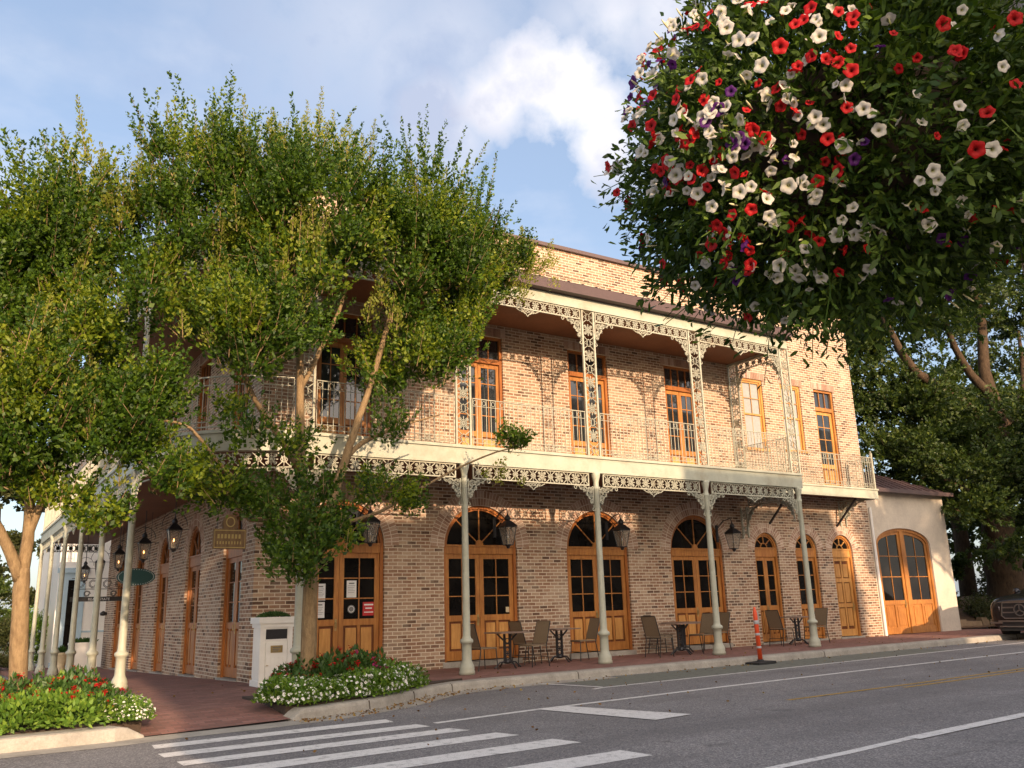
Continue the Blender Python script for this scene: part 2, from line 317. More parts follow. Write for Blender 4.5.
def dup(root,loc,rz=None,label=None,group=None,scale=None):
    kids=[o for o in bpy.data.objects if o.parent==root]
    r=root.copy(); COL.objects.link(r); r.location=loc
    if rz is not None: r.rotation_euler=(0,0,rz)
    if label: r['label']=label
    if group: r['group']=group
    if scale: r.scale=scale
    for c in kids:
        k=c.copy(); COL.objects.link(k); k.parent=r
        for g in [o for o in bpy.data.objects if o.parent==c]:
            h=g.copy(); COL.objects.link(h); h.parent=k
    return r
def struct(o): o['kind']='structure'; return o
gz=lambda x,y: .0053*x-.023*max(y,0)         # pavement height
rz_=lambda x,y: gz(x,y)-.13                 # road height
def sheet(name,poly,zf,mat,thick=.0,parent=None,mi=0):
    b=MB(); 
    if thick: b.slab(poly,lambda x,y:zf(x,y)-thick,zf)
    else: b.add([(x,y,zf(x,y)) for x,y in poly],[tuple(range(len(poly)))])
    return b.build(name,mat,parent)
def leaves(name,P,D,size,mat,parent,asp=.5,droop=.0,width_var=.3,six=False,size_arr=None,seed=1):
    """P: (n,3) leaf bases, D: (n,3) leaf directions; makes n leaf faces in one mesh"""
    rng=np.random.default_rng(seed); n=len(P); P=np.asarray(P,float); D=np.asarray(D,float)
    D=D/np.maximum(np.linalg.norm(D,axis=1,keepdims=True),1e-6)
    r=rng.normal(size=(n,3)); W=np.cross(D,r); W/=np.maximum(np.linalg.norm(W,axis=1,keepdims=True),1e-6)
    Nn=np.cross(W,D)
    sz=size*rng.uniform(.65,1.25,(n,1)) if size_arr is None else size_arr[:,None]
    w=sz*asp*.5*rng.uniform(1-width_var,1+width_var,(n,1))
    if six:
        V=np.stack([P,P+D*sz*.35+W*w,P+D*sz*.75+W*w*.75+Nn*sz*.05,P+D*sz-Nn*sz*.10,P+D*sz*.75-W*w*.75+Nn*sz*.05,P+D*sz*.35-W*w],1); k=6
    else:
        V=np.stack([P,P+D*sz*.45+W*w+Nn*sz*.06,P+D*sz,P+D*sz*.45-W*w+Nn*sz*.06],1); k=4
    me=bpy.data.meshes.new(name); me.vertices.add(n*k); me.vertices.foreach_set('co',V.reshape(-1).astype(np.float32))
    me.loops.add(n*k); me.loops.foreach_set('vertex_index',np.arange(n*k,dtype=np.int32)); me.polygons.add(n)
    me.polygons.foreach_set('loop_start',np.arange(0,n*k,k,dtype=np.int32)); me.update(calc_edges=True); me.validate()
    me.materials.append(M[mat]); o=bpy.data.objects.new(name,me); COL.objects.link(o); 
    if parent: o.parent=parent
    return o
# ---------------------------------------------------------------- ground, road, pavement
g=MB(); g.add([(-400,-400,-1.6),(500,-400,-1.6),(500,500,-1.6),(-400,500,-1.6)],[(0,1,2,3)]); struct(g.build('ground','ground'))
def road():
    b=MB(); xs=[-60,-20,-8,0,8,16,24,32,60,140]; ys=[-60,-30,-15,-9,-3,0]
    for i in range(len(xs)-1):
        for j in range(len(ys)-1):
            q=[(xs[i],ys[j]),(xs[i+1],ys[j]),(xs[i+1],ys[j+1]),(xs[i],ys[j+1])]; b.add([(x,y,rz_(x,y)) for x,y in q],[(0,1,2,3)])
    for j,(y0,y1) in enumerate(((0,10),(10,22),(22,60))):
        q=[(-60,y0),(60,y0),(60,y1),(-60,y1)]; b.add([(x,y,rz_(x,y)) for x,y in q],[(0,1,2,3)])
    struct(b.build('road','asphalt'))
road()
# kerb line (foot of the kerb), from right to left
KR=[(24.6,-3.25),(20.2,-3.36),(15,-3.5),(10,-3.6),(5.9,-3.55),(3.4,-3.62),(2.4,-3.8),(1.75,-4.15),(1.2,-4.6),(.6,-5.05),(-.1,-5.4),(-.7,-5.6),(-1.05,-5.68)]
KL=[(-2.95,-5.85),(-3.3,-5.98),(-4.6,-6.0),(-6.5,-5.95),(-9,-5.9),(-14,-5.8)]
def kerb(pts,wd,h,taper):
    """profile: vertical face, rounded nose, flat top, down to the paving"""
    b=MB(); n=len(pts); base=[]
    for i,(x,y) in enumerate(pts):
        a=pts[max(i-1,0)]; c=pts[min(i+1,n-1)]; dx,dy=c[0]-a[0],c[1]-a[1]; l=math.hypot(dx,dy); nx,ny=dy/l,-dx/l
        if ny<0: nx,ny=-nx,-ny
        k=taper(i); z0=rz_(x,y)
        prof=[(0,-.15),(0,.0),(.012,.085*k+.006),(.03,(h-.012)*k+.006),(.06,h*k+.006),(wd,h*k+.008),(wd,-.15)]
        base.append([(x+nx*t,y+ny*t,z0+z) for t,z in prof])
    m=len(base[0]); V=[p for r in base for p in r]; b.add(V,[(i*m+k,i*m+k+1,(i+1)*m+k+1,(i+1)*m+k) for i in range(n-1) for k in range(m-1)]+[tuple(range(m)),tuple((n-1)*m+k for k in range(m))])
    return b
def dense(pts,k=4):
    out=[]
    for i in range(len(pts)-1):
        for j in range(k): t=j/k; out.append((pts[i][0]*(1-t)+pts[i+1][0]*t,pts[i][1]*(1-t)+pts[i+1][1]*t))
    return out+[pts[-1]]
KRd=dense(KR,4); nK=len(KRd)
struct(kerb(KRd,.30,.137,lambda i:min(1,.15+(nK-1-i)/2.2) if i>nK-4 else 1).build('kerb','concrete'))
KLd=dense(KL,4)
struct(kerb(KLd,.34,.150,lambda i:min(1,.2+i/3.)).build('kerb','concrete'))
# gutter pan: a concrete strip at the foot of the kerb round the corner
def gutter():
    pts=KRd[16:]+[(-1.6,-5.76),(-2.3,-5.8)]+KLd; b=MB(); n=len(pts); V=[]
    for i,(x,y) in enumerate(pts):
        a=pts[max(i-1,0)]; c=pts[min(i+1,n-1)]; dx,dy=c[0]-a[0],c[1]-a[1]; l=math.hypot(dx,dy); nx,ny=dy/l,-dx/l
        if ny<0: nx,ny=-nx,-ny
        V+=[(x+nx*.02,y+ny*.02,rz_(x,y)+.006),(x-nx*.42,y-ny*.42,rz_(x,y)+.004)]
    b.add(V,[(2*i,2*i+1,2*i+3,2*i+2) for i in range(n-1)]); struct(b.build('gutter','concrete'))
gutter()
up4=lambda dz:(lambda x,y:rz_(x,y)+dz)
# kerb joints are cut as thin dark recess strips
jb=MB()
for i in range(3,len(KRd)-6,7):
    x,y=KRd[i]; a=KRd[i-1]; c=KRd[i+1]; dx,dy=c[0]-a[0],c[1]-a[1]; l=math.hypot(dx,dy); nx,ny=dy/l,-dx/l
    if ny<0: nx,ny=-nx,-ny
    z=rz_(x,y); jb.bar((x-nx*.003,y-ny*.003,z+.0),(x-nx*.003+nx*.02,y-ny*.003+ny*.02,z+.13),.011,.012); jb.bar((x+nx*.04,y+ny*.04,z+.1375),(x+nx*.30,y+ny*.30,z+.1415),.010,.012)
struct(jb.build('kerb_joints','soil'))
# pavement of red pavers
pv=MB()
for q in ([(-2.9,-3.3),(25,-3.0),(25,0.4),(-2.9,.4)],[(-2.9,.4),(.3,.4),(.3,12),(-2.9,12)],[(-2.9,12),(.3,12),(.3,34),(-2.9,34)]):
    pv.slab(q,lambda x,y:gz(x,y)-.12,gz)
struct(pv.build('pavement','paver'))
rm=MB(); 
zr=lambda x,y: gz(x,y)+.002 if y>-4.4 else (gz(x,y)+.002)*(1-(-4.4-y)/1.4)+(rz_(x,y)+.012)*((-4.4-y)/1.4)
rp=[(-2.95,-5.8),(-1.06,-5.62),(-1.06,-4.4),(-2.95,-4.4)]; rm.add([(x,y,zr(x,y)) for x,y in rp],[(0,1,2,3)])
rp=[(-2.95,-4.4),(-1.06,-4.4),(-1.06,-3.25),(-2.95,-3.25)]; rm.add([(x,y,zr(x,y)) for x,y in rp],[(0,1,2,3)])
struct(rm.build('pavement_ramp','paver'))
# soil of the two planting beds
sb=MB(); poly=[(x,y+.3) for x,y in KR[4:]]; poly=[(2.9,-3.25)]+[(x-.1,y+.22) for x,y in KR[6:-1]]+[(-1.05,-5.35),(-1.05,-3.25)]
sb.slab(poly,-.1,lambda x,y:gz(x,y)+.035); struct(sb.build('planting_soil','soil'))
sb=MB(); sb.slab([(-2.93,-5.5),(-2.93,.5),(-14,.5),(-14,-5.5)],lambda x,y:-.25,lambda x,y:gz(x,y)+.03); struct(sb.build('planting_soil','soil'))
# painted markings
mk=MB()
for q in ([(-3.01,-6.62),(-.08,-6.50),(-.12,-6.84),(-3.04,-6.95)],[(-3.09,-7.36),(-.01,-7.27),(.02,-7.60),(-3.09,-7.68)],[(-3.05,-8.06),(.1,-7.92),(.2,-8.26),(-3.05,-8.36)],
          [(-3.05,-8.80),(.31,-8.66),(.39,-9.03),(-3.05,-9.17)],[(-3.05,-9.70),(.49,-9.53),(.56,-9.95),(-3.05,-10.05)],[(-3.05,-10.72),(.53,-10.62),(.56,-11.06),(-3.05,-11.15)]):
    mk.add([(x,y,rz_(x,y)+.004) for x,y in q],[(0,1,2,3)])
struct(mk.build('crosswalk','rpaint'))
def strip(name,pts,w,mat,dz=.004):
    b=MB(); n=len(pts); V=[]
    for i,(x,y) in enumerate(pts):
        a=pts[max(i-1,0)]; c=pts[min(i+1,n-1)]; dx,dy=c[0]-a[0],c[1]-a[1]; l=math.hypot(dx,dy); nx,ny=-dy/l,dx/l
        V+=[(x+nx*w/2,y+ny*w/2,rz_(x,y)+dz),(x-nx*w/2,y-ny*w/2,rz_(x,y)+dz)]
    b.add(V,[(2*i,2*i+1,2*i+3,2*i+2) for i in range(n-1)]); struct(b.build(name,mat))
strip('lane_line',[(.2,-7.36),(1.74,-7.15),(5.7,-6.85),(10,-6.63),(15.8,-6.45),(30,-6.0)],.12,'rpaint')
sm=MB(); q=[(1.88,-7.10),(2.40,-7.16),(2.91,-9.12),(2.24,-9.20)]; sm.add([(x,y,rz_(x,y)+.008) for x,y in q],[(0,1,2,3)]); struct(sm.build('stop_line','rpaint'))
strip('parking_line',[(4.2,-5.42),(4.47,-5.33),(7.45,-5.15),(12,-4.92),(20.3,-4.45),(30,-4.0)],.10,'rpaint')
strip('parking_line',[(4.22,-3.80),(4.50,-5.27)],.10,'rpaint',.008)
strip('yellow_line',[(4.9,-8.94),(8.08,-8.87),(11.7,-8.7),(30,-8.0)],.08,'ypaint')
strip('yellow_line',[(7.3,-9.12),(9.08,-9.07),(11.7,-8.92),(30,-8.22)],.08,'ypaint')
strip('lane_line',[(.7,-12.25),(1.9,-12.18),(3.1,-12.06)],.11,'rpaint'); strip('lane_line',[(3.0,-12.1),(4.2,-12.02),(5.4,-11.95),(12,-11.4)],.17,'rpaint',.008)
gs=MB(); q=[(4.6,-3.72),(16,-3.55),(16,-4.65),(7.4,-5.08),(4.6,-5.2)]; gs.add([(x,y,rz_(x,y)+.003) for x,y in q],[(0,1,2,3,4)]); struct(gs.build('parking_strip','gpaint'))
# ---------------------------------------------------------------- the brick corner building
B=thing('brick_building','two storey brick corner building with cast iron galleries and oiled wood doors','building',(0,0,0))
BL=18.6; BW=19.80; TOP=10.62; DEP=14
def wall_face(b,F,u0,u1,w0,w1,ops,rd=.16,mi=0,wfun=None):
    """brick face with real openings. ops: (centre,half,sill,spring,top)"""
    ops=sorted(ops); x=u0
    def quad(pts): b.add([F(u,0,z) for u,z in pts],[tuple(range(len(pts)))],mi)
    for c,a,s,sp,t in ops:
        quad([(x,w0),(c-a,w0),(c-a,w1),(x,w1)])
        if s>w0: quad([(c-a,w0),(c+a,w0),(c+a,s),(c-a,s)])
        arc=[(c-a*math.cos(PI*k/20),sp+(t-sp)*math.sin(PI*k/20)) for k in range(21)] if t>sp+.02 else [(c-a,t),(c+a,t)]
        for (p,q),(p2,q2) in zip(arc,arc[1:]): quad([(p,q),(p2,q2),(p2,w1),(p,w1)])
        ring=[(c-a,s)]+arc+[(c+a,s)]
        for (p,q),(p2,q2) in zip(ring,ring[1:]+ring[:1]): b.add([F(p,0,q),F(p2,0,q2),F(p2,-rd,q2),F(p,-rd,q)],[(0,1,2,3)],mi)
        x=c+a
    quad([(x,w0),(u1,w0),(u1,w1),(x,w1)])
AB=[(1.84,.985,-.3,2.66,3.62),(5.27,.985,-.3,2.66,3.62),(8.70,.985,-.3,2.66,3.62),(12.13,.985,-.3,2.66,3.62)]
AS=[(14.88,.50,-.3,2.72,3.20),(16.62,.50,-.3,2.72,3.20),(18.30,.50,-.3,2.72,3.20)]
UD=[(1.84,.66,4.5,7.84,7.84),(5.33,.66,4.5,7.84,7.84),(8.67,.66,4.5,7.84,7.84),(12.0,.62,4.5,7.84,7.84)]
UW=[(14.95,.46,5.68,7.84,7.84),(16.68,.46,5.75,7.84,7.84)]; UD2=[(18.28,.48,4.5,7.84,7.84)]
SL=[(1.62+3.56*i,.75,-.8,2.72,3.50) for i in range(5)]; SU=[(1.62+3.56*i,.66,4.3,7.84,7.84) for i in range(5)]
def walls():
    b=MB(); wall_face(b,FR,0,BW,-.5,4.3,AB+AS); wall_face(b,FR,0,BW,4.3,TOP,UD+UW+UD2)
    b.add([FR(BW,0,-.5),FR(BW,-DEP,-.5),FR(BW,-DEP,TOP),FR(BW,0,TOP)],[(0,1,2,3)])
    # corbelled band of dummy vents in the parapet
    for c in (1.9,8.3,14.6):
        b.box(c-.95,c+.95,0,.03,9.86,9.90,FR); b.box(c-.95,c-.91,0,.03,9.55,9.86,FR); b.box(c+.91,c+.95,0,.03,9.55,9.86,FR); b.box(c-.95,c+.95,0,.03,9.51,9.55,FR)
    o=b.build('wall','brick',B); o['label']='long brick front wall on the main street'
    b=MB(); wall_face(b,LF,0,BL,-.9,4.3,SL); wall_face(b,LF,0,BL,4.3,TOP,SU)
    b.add([LF(BL,0,-.9),LF(BL,-BW,-.9),LF(BL,-BW,TOP),LF(BL,0,TOP)],[(0,1,2,3)])
    o=b.build('wall','brick',B); o['label']='brick wall on the side street behind the columns'
    b=MB(); b.box(.05,BW-.05,.05,BL-.05,TOP-.45,TOP-.35); b.build('roof','roof',B)
    b=MB(); b.box(-.06,BW+.06,-.09,.16,TOP,TOP+.10); b.box(-.09,.16,.16,BL,TOP,TOP+.10); b.box(BW-.16,BW+.06,.16,BL,TOP,TOP+.10); b.box(.16,BW-.16,BL-.2,BL,TOP,TOP+.10); b.build('coping','coping',B)
    # dark inside shell so that glass shows depth
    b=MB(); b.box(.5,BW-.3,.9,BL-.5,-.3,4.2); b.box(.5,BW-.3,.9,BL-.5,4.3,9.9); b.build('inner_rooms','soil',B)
walls()
def arch_ring(F,c,a,sp,t,th=.24,flat=False):
    b=MB(); n=int(PI*(a+th/2)/.078)
    if flat:
        n=int((2*a+.2)/.072)
        for k in range(n):
            u0=c-a-.1+(2*a+.2)*k/n; u1=c-a-.1+(2*a+.2)*(k+1)/n; b.box(u0+.005,u1-.005,-.05,.012,t+.004,t+.22,F)
        b.build('brick_lintel','voussoir',B); return
    def pt(f,r): 
        th_=PI*f; return (c-(a+r)*math.cos(th_),sp+((t-sp)+r)*math.sin(th_))
    for k in range(n):
        f0=(k+.11)/n; f1=(k+.89)/n
        for r0,r1 in ((.004,th*.475),(th*.535,th)):
            q=[pt(f0,r0),pt(f1,r0),pt(f1,r1),pt(f0,r1)]; b.prism(q,F,-.04,.010)
    m=MB(); pts=[pt(k/24,th/2) for k in range(25)]; m.ribbon(pts,F,th+.012,-.03,.0065)
    o=b.build('brick_arch',['voussoir'],B); m.build('mortar_bed','mortar',o)
for c,a,s,sp,t in AB: arch_ring(FR,c,a,sp,t,.34)
for c,a,s,sp,t in AS: arch_ring(FR,c,a,sp,t,.26)
for c,a,s,sp,t in SL: arch_ring(LF,c,a,sp,t,.30)
for c,a,s,sp,t in UD+UW+UD2: arch_ring(FR,c,a,sp,t,flat=True)
for c,a,s,sp,t in SU: arch_ring(LF,c,a,sp,t,flat=True)
def leaf(F,u0,u1,z0,z1,gb,cols,rows,par,mat,vd=-.11,solid=False,arch=None,pan=2):
    """one door leaf: stiles, rails, muntins and two raised panels below; returns mesh"""
    st=.105 if u1-u0>.6 else .075; b=MB(); v0,v1=vd-.045,vd
    b.box(u0,u0+st,v0,v1,z0,z1,F); b.box(u1-st,u1,v0,v1,z0,z1,F)
    i0,i1=u0+st,u1-st
    b.box(i0,i1,v0,v1,z0,z0+.20,F); b.box(i0,i1,v0,v1,z1-.11,z1,F)
    if solid:
        zz=[z0+.20,z0+.20+(z1-z0)*.30,z0+.20+(z1-z0)*.62,z1-.11]
        for k in (1,2): b.box(i0,i1,v0,v1,zz[k]-.06,zz[k]+.06,F)
        cm=(i0+i1)/2; b.box(cm-.035,cm+.035,v0,v1-.004,z0+.2,z1-.11,F)
        b.box(i0,i1,v0+.004,v1-.034,z0+.2,z1-.11,F,2)
        for k in range(3):
            for (p,q) in ((i0,cm-.035),(cm+.035,i1)): b.box(p+.035,q-.035,v0,v1-.010,zz[k]+.09,zz[k+1]-.09,F)
        return b.build('door_leaf',[mat,mat,'recess'],par),None
    b.box(i0,i1,v0,v1,gb-.13,gb,F)
    b.box(i0,i1,v0+.002,v1-.036,z0+.2,gb-.13,F,2)
    step=(i1-i0)/pan
    for k in range(pan):
        p=i0+step*k; q=p+step
        if k: b.box(p-.03,p+.03,v0+.002,v1-.002,z0+.2,gb-.13,F)
        b.box(p+.055,q-.055,v0,v1-.010,z0+.25,gb-.18,F,1)
    for k in range(1,cols): u=i0+(i1-i0)*k/cols; b.box(u-.011,u+.011,v0+.008,v1-.008,gb,z1-.11,F)
    for k in range(1,rows): z=gb+(z1-.11-gb)*k/rows; b.box(i0,i1,v0+.010,v1-.010,z-.011,z+.011,F)
    o=b.build('door_leaf',[mat,'wood_light' if mat!='wood_red' else 'wood','recess'],par)
    g=MB().box(i0-.01,i1+.01,vd-.028,vd-.022,gb-.01,z1-.10,F).build('pane','glass_up' if z0>4 else 'glass',o)
    return o,g
def handle(F,u,z,par,v=-.11):
    b=MB(); b.box(u-.022,u+.022,v,v+.008,z-.12,z+.12,F); b.tube([F(u,v+.0,z+.05),F(u,v+.05,z+.05),F(u,v+.05,z-.05),F(u,v,z-.05)],.009,6); b.build('door_handle','brass',par)
def arched_door(F,c,a,z0,sp,t,big=True,solid=False,mat='wood',mats2='wood_red',leaves_n=2,label=None):
    lt=2.50; fr=.075
    b=MB(); v0,v1=-.155,-.06
    # arched frame
    b.box(c-a,c-a+fr,v0,v1,z0,sp,F); b.box(c+a-fr,c+a,v0,v1,z0,sp,F)
    arc=[(c-(a-fr/2)*math.cos(PI*k/24),sp+(t-sp-fr/2)*math.sin(PI*k/24)) for k in range(25)]; b.ribbon(arc,F,fr,v0,v1)
    b.ribbon([(c-(a-fr*1.35)*math.cos(PI*k/24),sp+(t-sp-fr*1.35)*math.sin(PI*k/24)) for k in range(25)],F,.03,v0,v1-.02)
    o=b.build('arched_door',mats2,B)
    if label: o['label']=label
    # transom bar and fanlight
    b=MB(); b.box(c-a+fr,c+a-fr,v0,v1-.01,lt,sp+.045,F); b.box(c-a+fr,c+a-fr,v0,v1+.015,sp+.005,sp+.045,F)
    if big:
        hub=[(c-.10*math.cos(PI*k/10),sp+.045+.12*math.sin(PI*k/10)) for k in range(11)]; b.prism(hub,F,v0+.02,v1-.02)
    else:
        b.ribbon([(c-.13*math.cos(PI*k/10),sp+.045+.13*math.sin(PI*k/10)) for k in range(11)],F,.02,v0+.03,v1-.03)
    for k,ang in enumerate((PI*.25,PI*.5,PI*.75)):
        R1=1/math.sqrt((math.cos(ang)/(a-fr))**2+(math.sin(ang)/(t-sp-fr))**2); p=(c-.1*math.cos(ang),sp+.045+.1*math.sin(ang)); q=(c-R1*math.cos(ang),sp+R1*math.sin(ang)); b.ribbon([p,q],F,.022,v0+.03,v1-.03)
    f=b.build('fanlight',mat,o)
    g=[(c-(a-.02)*math.cos(PI*k/20),sp+.01+(t-sp-.03)*math.sin(PI*k/20)) for k in range(21)]
    MB().prism(g,F,-.125,-.118).build('pane','glass',o)
    if leaves_n==2:
        leaf(F,c-a+fr,c-.004,z0+.02,lt,1.13,2 if big else 1,3,o,mat); l2=leaf(F,c+.004,c+a-fr,z0+.02,lt,1.13,2 if big else 1,3,o,mat,vd=-.109)
        handle(F,c-.06,1.02,o)
    else:
        leaf(F,c-a+fr,c+a-fr,z0+.02,lt,1.13,2,3,o,mat,solid=solid); handle(F,c+a-fr-.07,1.02,o)
    # stone sill
    MB().box(c-a-.05,c+a+.05,-.2,.03,z0-.12,z0,F).build('threshold','concrete',o)
    return o
for i,(c,a,s,sp,t) in enumerate(AB): arched_door(FR,c,a,.05+.0053*c+(.06 if i>0 else .02),sp,t,True,mat='wood',mats2='wood_red' if i<3 else 'wood_red')
for i,(c,a,s,sp,t) in enumerate(AS): arched_door(FR,c,a,.04+.0053*c,sp,t,False,solid=(i==2),mat='wood_light' if i==2 else 'wood',mats2='wood',leaves_n=1 if i==2 else 2,label='solid panelled narrow door beside the plaster annex' if i==2 else None)
for i,(c,a,s,sp,t) in enumerate(SL): arched_door(LF,c,a,-.023*c+.03,sp,t,False,mat='wood_red',mats2='wood_red')
def square_door(F,c,a,z0,t,light=True):
    fr=.07; v0,v1=-.15,-.05; b=MB(); b.box(c-a,c-a+fr,v0,v1,z0,t,F); b.box(c+a-fr,c+a,v0,v1,z0,t,F); b.box(c-a+fr,c+a-fr,v0,v1,t-fr,t,F); b.box(c-a+fr,c+a-fr,v0,v1+.01,7.14,7.26,F)
    n=2 if a<.55 else 4
    for k in range(1,n+1 if n==2 else n): u=c-a+fr+(2*a-2*fr)*k/(n+1 if n==2 else n); b.box(u-.012,u+.012,v0+.03,v1-.03,7.26,t-fr,F)
    o=b.build('gallery_door','wood_red' if c<13 else 'wood',B); MB().box(c-a+.03,c+a-.03,-.12,-.113,7.2,t-.03,F).build('pane','glass_up',o)
    if a>.55: leaf(F,c-a+fr,c-.004,z0+.04,7.14,5.42,2,4,o,'wood',pan=1); leaf(F,c+.004,c+a-fr,z0+.04,7.14,5.42,2,4,o,'wood',vd=-.109,pan=1)
    else: leaf(F,c-a+fr,c+a-fr,z0+.04,7.14,5.42,2,4,o,'wood_light')
    return o
for c,a,s,sp,t in UD+UD2: square_door(FR,c,a,4.56,t)
for c,a,s,sp,t in SU: square_door(LF,c,a,4.56,t)
for c,a,s,sp,t in UW:
    fr=.07; v0,v1=-.14,-.04; b=MB(); b.box(c-a,c-a+fr,v0,v1,s,t,FR); b.box(c+a-fr,c+a,v0,v1,s,t,FR); b.box(c-a+fr,c+a-fr,v0,v1,t-fr,t,FR); b.box(c-a-.06,c+a+.06,v0,.05,s-.07,s,FR); o=b.build('sash_window','wood_light',B)
    mid=(s+t)/2; b=MB()
    for (z0,z1,vd) in ((s,mid,-.10),(mid-.04,t-fr,-.07)):
        b.box(c-a+fr,c-a+fr+.05,vd-.03,vd,z0,z1,FR); b.box(c+a-fr-.05,c+a-fr,vd-.03,vd,z0,z1,FR); b.box(c-a+fr+.05,c+a-fr-.05,vd-.03,vd,z0,z0+.05,FR); b.box(c-a+fr+.05,c+a-fr-.05,vd-.03,vd,z1-.05,z1,FR)
        b.box(c-.01,c+.01,vd-.022,vd-.006,z0,z1,FR); zm=(z0+z1)/2; b.box(c-a+fr,c+a-fr,vd-.020,vd-.008,zm-.01,zm+.01,FR)
    b.build('sash','wood_light',o); MB().box(c-a+fr,c+a-fr,-.118,-.112,s+.02,t-fr,FR).build('blind','curtain',o)
# door posters on the corner door
nt=[('paper',1.30,1.55,1.52,1.86),('paper',1.30,1.54,1.17,1.49),('paper',2.02,2.24,1.57,1.92)]
for m,u0,u1,z0,z1 in nt:
    o=MB().box(u0,u1,-.131,-.127,z0,z1,FR).build('paper_notice',m); tag(o,{1.52:'upper white notice on the left leaf of the corner door',1.17:'white certificate below another notice on the corner door',1.57:'white notice on the right leaf of the corner door'}[z0],'notice')
    b=MB()
    b.box(u0+.05,u1-.05,-.127,-.1262,z1-.07,z1-.045,FR)
    for k in range(5): b.box(u0+.03,u1-.03-.02*(k%3),-.127,-.1262,z1-.11-.035*k,z1-.103-.035*k,FR)
    b.build('print','grey',o)
o=MB().box(2.39,2.66,-.131,-.127,1.19,1.47,FR).build('red_notice','redprint'); tag(o,'small red notice in the lower pane of the corner door','notice')
b=MB(); b.box(2.42,2.63,-.127,-.1262,1.40,1.43,FR); b.box(2.45,2.6,-.127,-.1262,1.33,1.355,FR); b.box(2.42,2.63,-.127,-.1262,1.25,1.27,FR); b.build('print','paper',o)
o=MB().lathe([(.001,0),(.085,0),(.085,.004),(.001,.004)],n=20); 
ob=MB()
cc=[(2.13+.085*math.cos(2*PI*k/20),1.33+.085*math.sin(2*PI*k/20)) for k in range(20)]; ob.prism(cc,FR,-.131,-.127); ob=ob.build('round_sticker','grey'); tag(ob,'round dark sticker in the lower pane of the corner door','sticker')
MB().ribbon([(2.13+.06*math.cos(2*PI*k/20),1.33+.06*math.sin(2*PI*k/20)) for k in range(20)],FR,.012,-.127,-.126,closed=True).build('print','paper',ob)
o=MB().box(5.98,6.17,-.131,-.127,1.17,1.29,FR).build('door_card','signcream'); tag(o,'small yellow card in the lowest pane of the second arched door','card')
# ---------------------------------------------------------------- galleries
G=2.135; CX=[.206+3.428*i for i in range(5)]; CY=[1.232+3.869*i for i in range(6)]; XE=14.06; YE=CY[-1]+.15
CR=2.34; cx0,cy0=.205,.205
def outline(off,n=14,xe=XE,ye=YE):
    """outer edge of the gallery at distance off beyond the column line, from right end round the corner"""
    R=CR+off; return [(xe,-G-off)]+[(cx0-R*math.sin(PI/2*k/n),cy0-R*math.cos(PI/2*k/n)) for k in range(n+1)]+[(-G-off,ye)]
def band(b,o0,o1,z0,z1,zf=None):
    A=outline(o0); C=outline(o1); n=len(A); V=[]
    for (a,c) in zip(A,C): V+=[(*a,z0),(*c,z0),(*c,z1),(*a,z1)]
    b.add(V,[(4*i+k,4*i+(k+1)%4,4*i+4+(k+1)%4,4*i+4+k) for i in range(n-1) for k in range(4)]+[(0,1,2,3),tuple(4*(n-1)+k for k in (3,2,1,0))])
def floorslab(z0,z1,name,mat,off=-.06,ye=YE):
    b=MB(); o=outline(off); 
    b.slab([(XE,-.005)]+o+[(-.005,ye),(-.005,-.005)],z0,z1); return b.build(name,mat,B)
floorslab(4.20,4.24,'gallery_ceiling','ceil'); floorslab(4.48,4.56,'gallery_floor','cream',-.02)
b=MB(); band(b,-.10,.06,4.174,4.50); band(b,-.12,.10,4.50,4.56); b.box(XE-.14,XE,0.0,G-.1,4.174,4.50,FR); b.build('fascia','cream',B)
floorslab(8.15,8.20,'gallery_ceiling','ceil'); 
b=MB(); band(b,-.09,.05,8.085,8.35); b.box(XE-.12,XE+.02,0.0,G-.1,8.085,8.35,FR); b.build('fascia','cream',B)
def groof():
    b=MB(); band(b,.02,.26,8.36,8.60)
    A=outline(.26); n=len(A); V=[]
    for i,(x,y) in enumerate(A): 
        wx=max(x,.0) if i<=1 else 0.0; wy=0.0 if x>0 else max(y,0.0)
        V+=[(x,y,8.61),(wx if x>0 else -.0,wy,9.12)]
    b.add(V,[(2*i,2*i+1,2*i+3,2*i+2) for i in range(n-1)])
    b.add([(XE,-.0,9.12),(XE,-.0,8.3),(XE,-G-.2,8.3),(XE,-G-.26,8.61)],[(0,1,2,3)])
    b.build('gallery_roof','roof',B)
    s=MB()
    for k in range(34):
        x=.25+.41*k
        if x<XE: s.bar((x,-G-.25,8.625),(x,-.02,9.13),.03,.03)
    for k in range(46):
        y=.25+.43*k
        if y<YE: s.bar((-G-.25,y,8.625),(-.02,y,9.13),.03,.03)
    s.build('roof_seams','roof',B)
groof()
# columns
def column():
    p=[(.225,0),(.225,.06),(.205,.085),(.215,.12),(.195,.17),(.15,.235),(.138,.27),(.142,.30),(.135,.50),(.14,.585),(.18,.60),(.19,.63),(.18,.665),(.125,.69),(.112,.74),(.105,1.2),(.098,2.4),(.088,3.78),(.108,3.80),(.112,3.83),(.09,3.86),(.088,3.95),(.11,4.02),(.145,4.10),(.15,4.14),(.15,4.172)]
    p=[(r*.70,z) for r,z in p]; b=MB(); b.lathe(p,n=24,flute=(.28,.58)); return b.build('gallery_column','cream',B,True)
c0=column(); first=True
spots=[(x,-G) for x in CX]+[(-G,y) for y in CY]
for i,(x,y) in enumerate(spots):
    o=c0 if i==0 else c0.copy()
    if i: COL.objects.link(o); o.parent=B
    z=gz(x,y); o.location=(x,y,z); o.scale=(1,1,(4.174-z)/4.172)
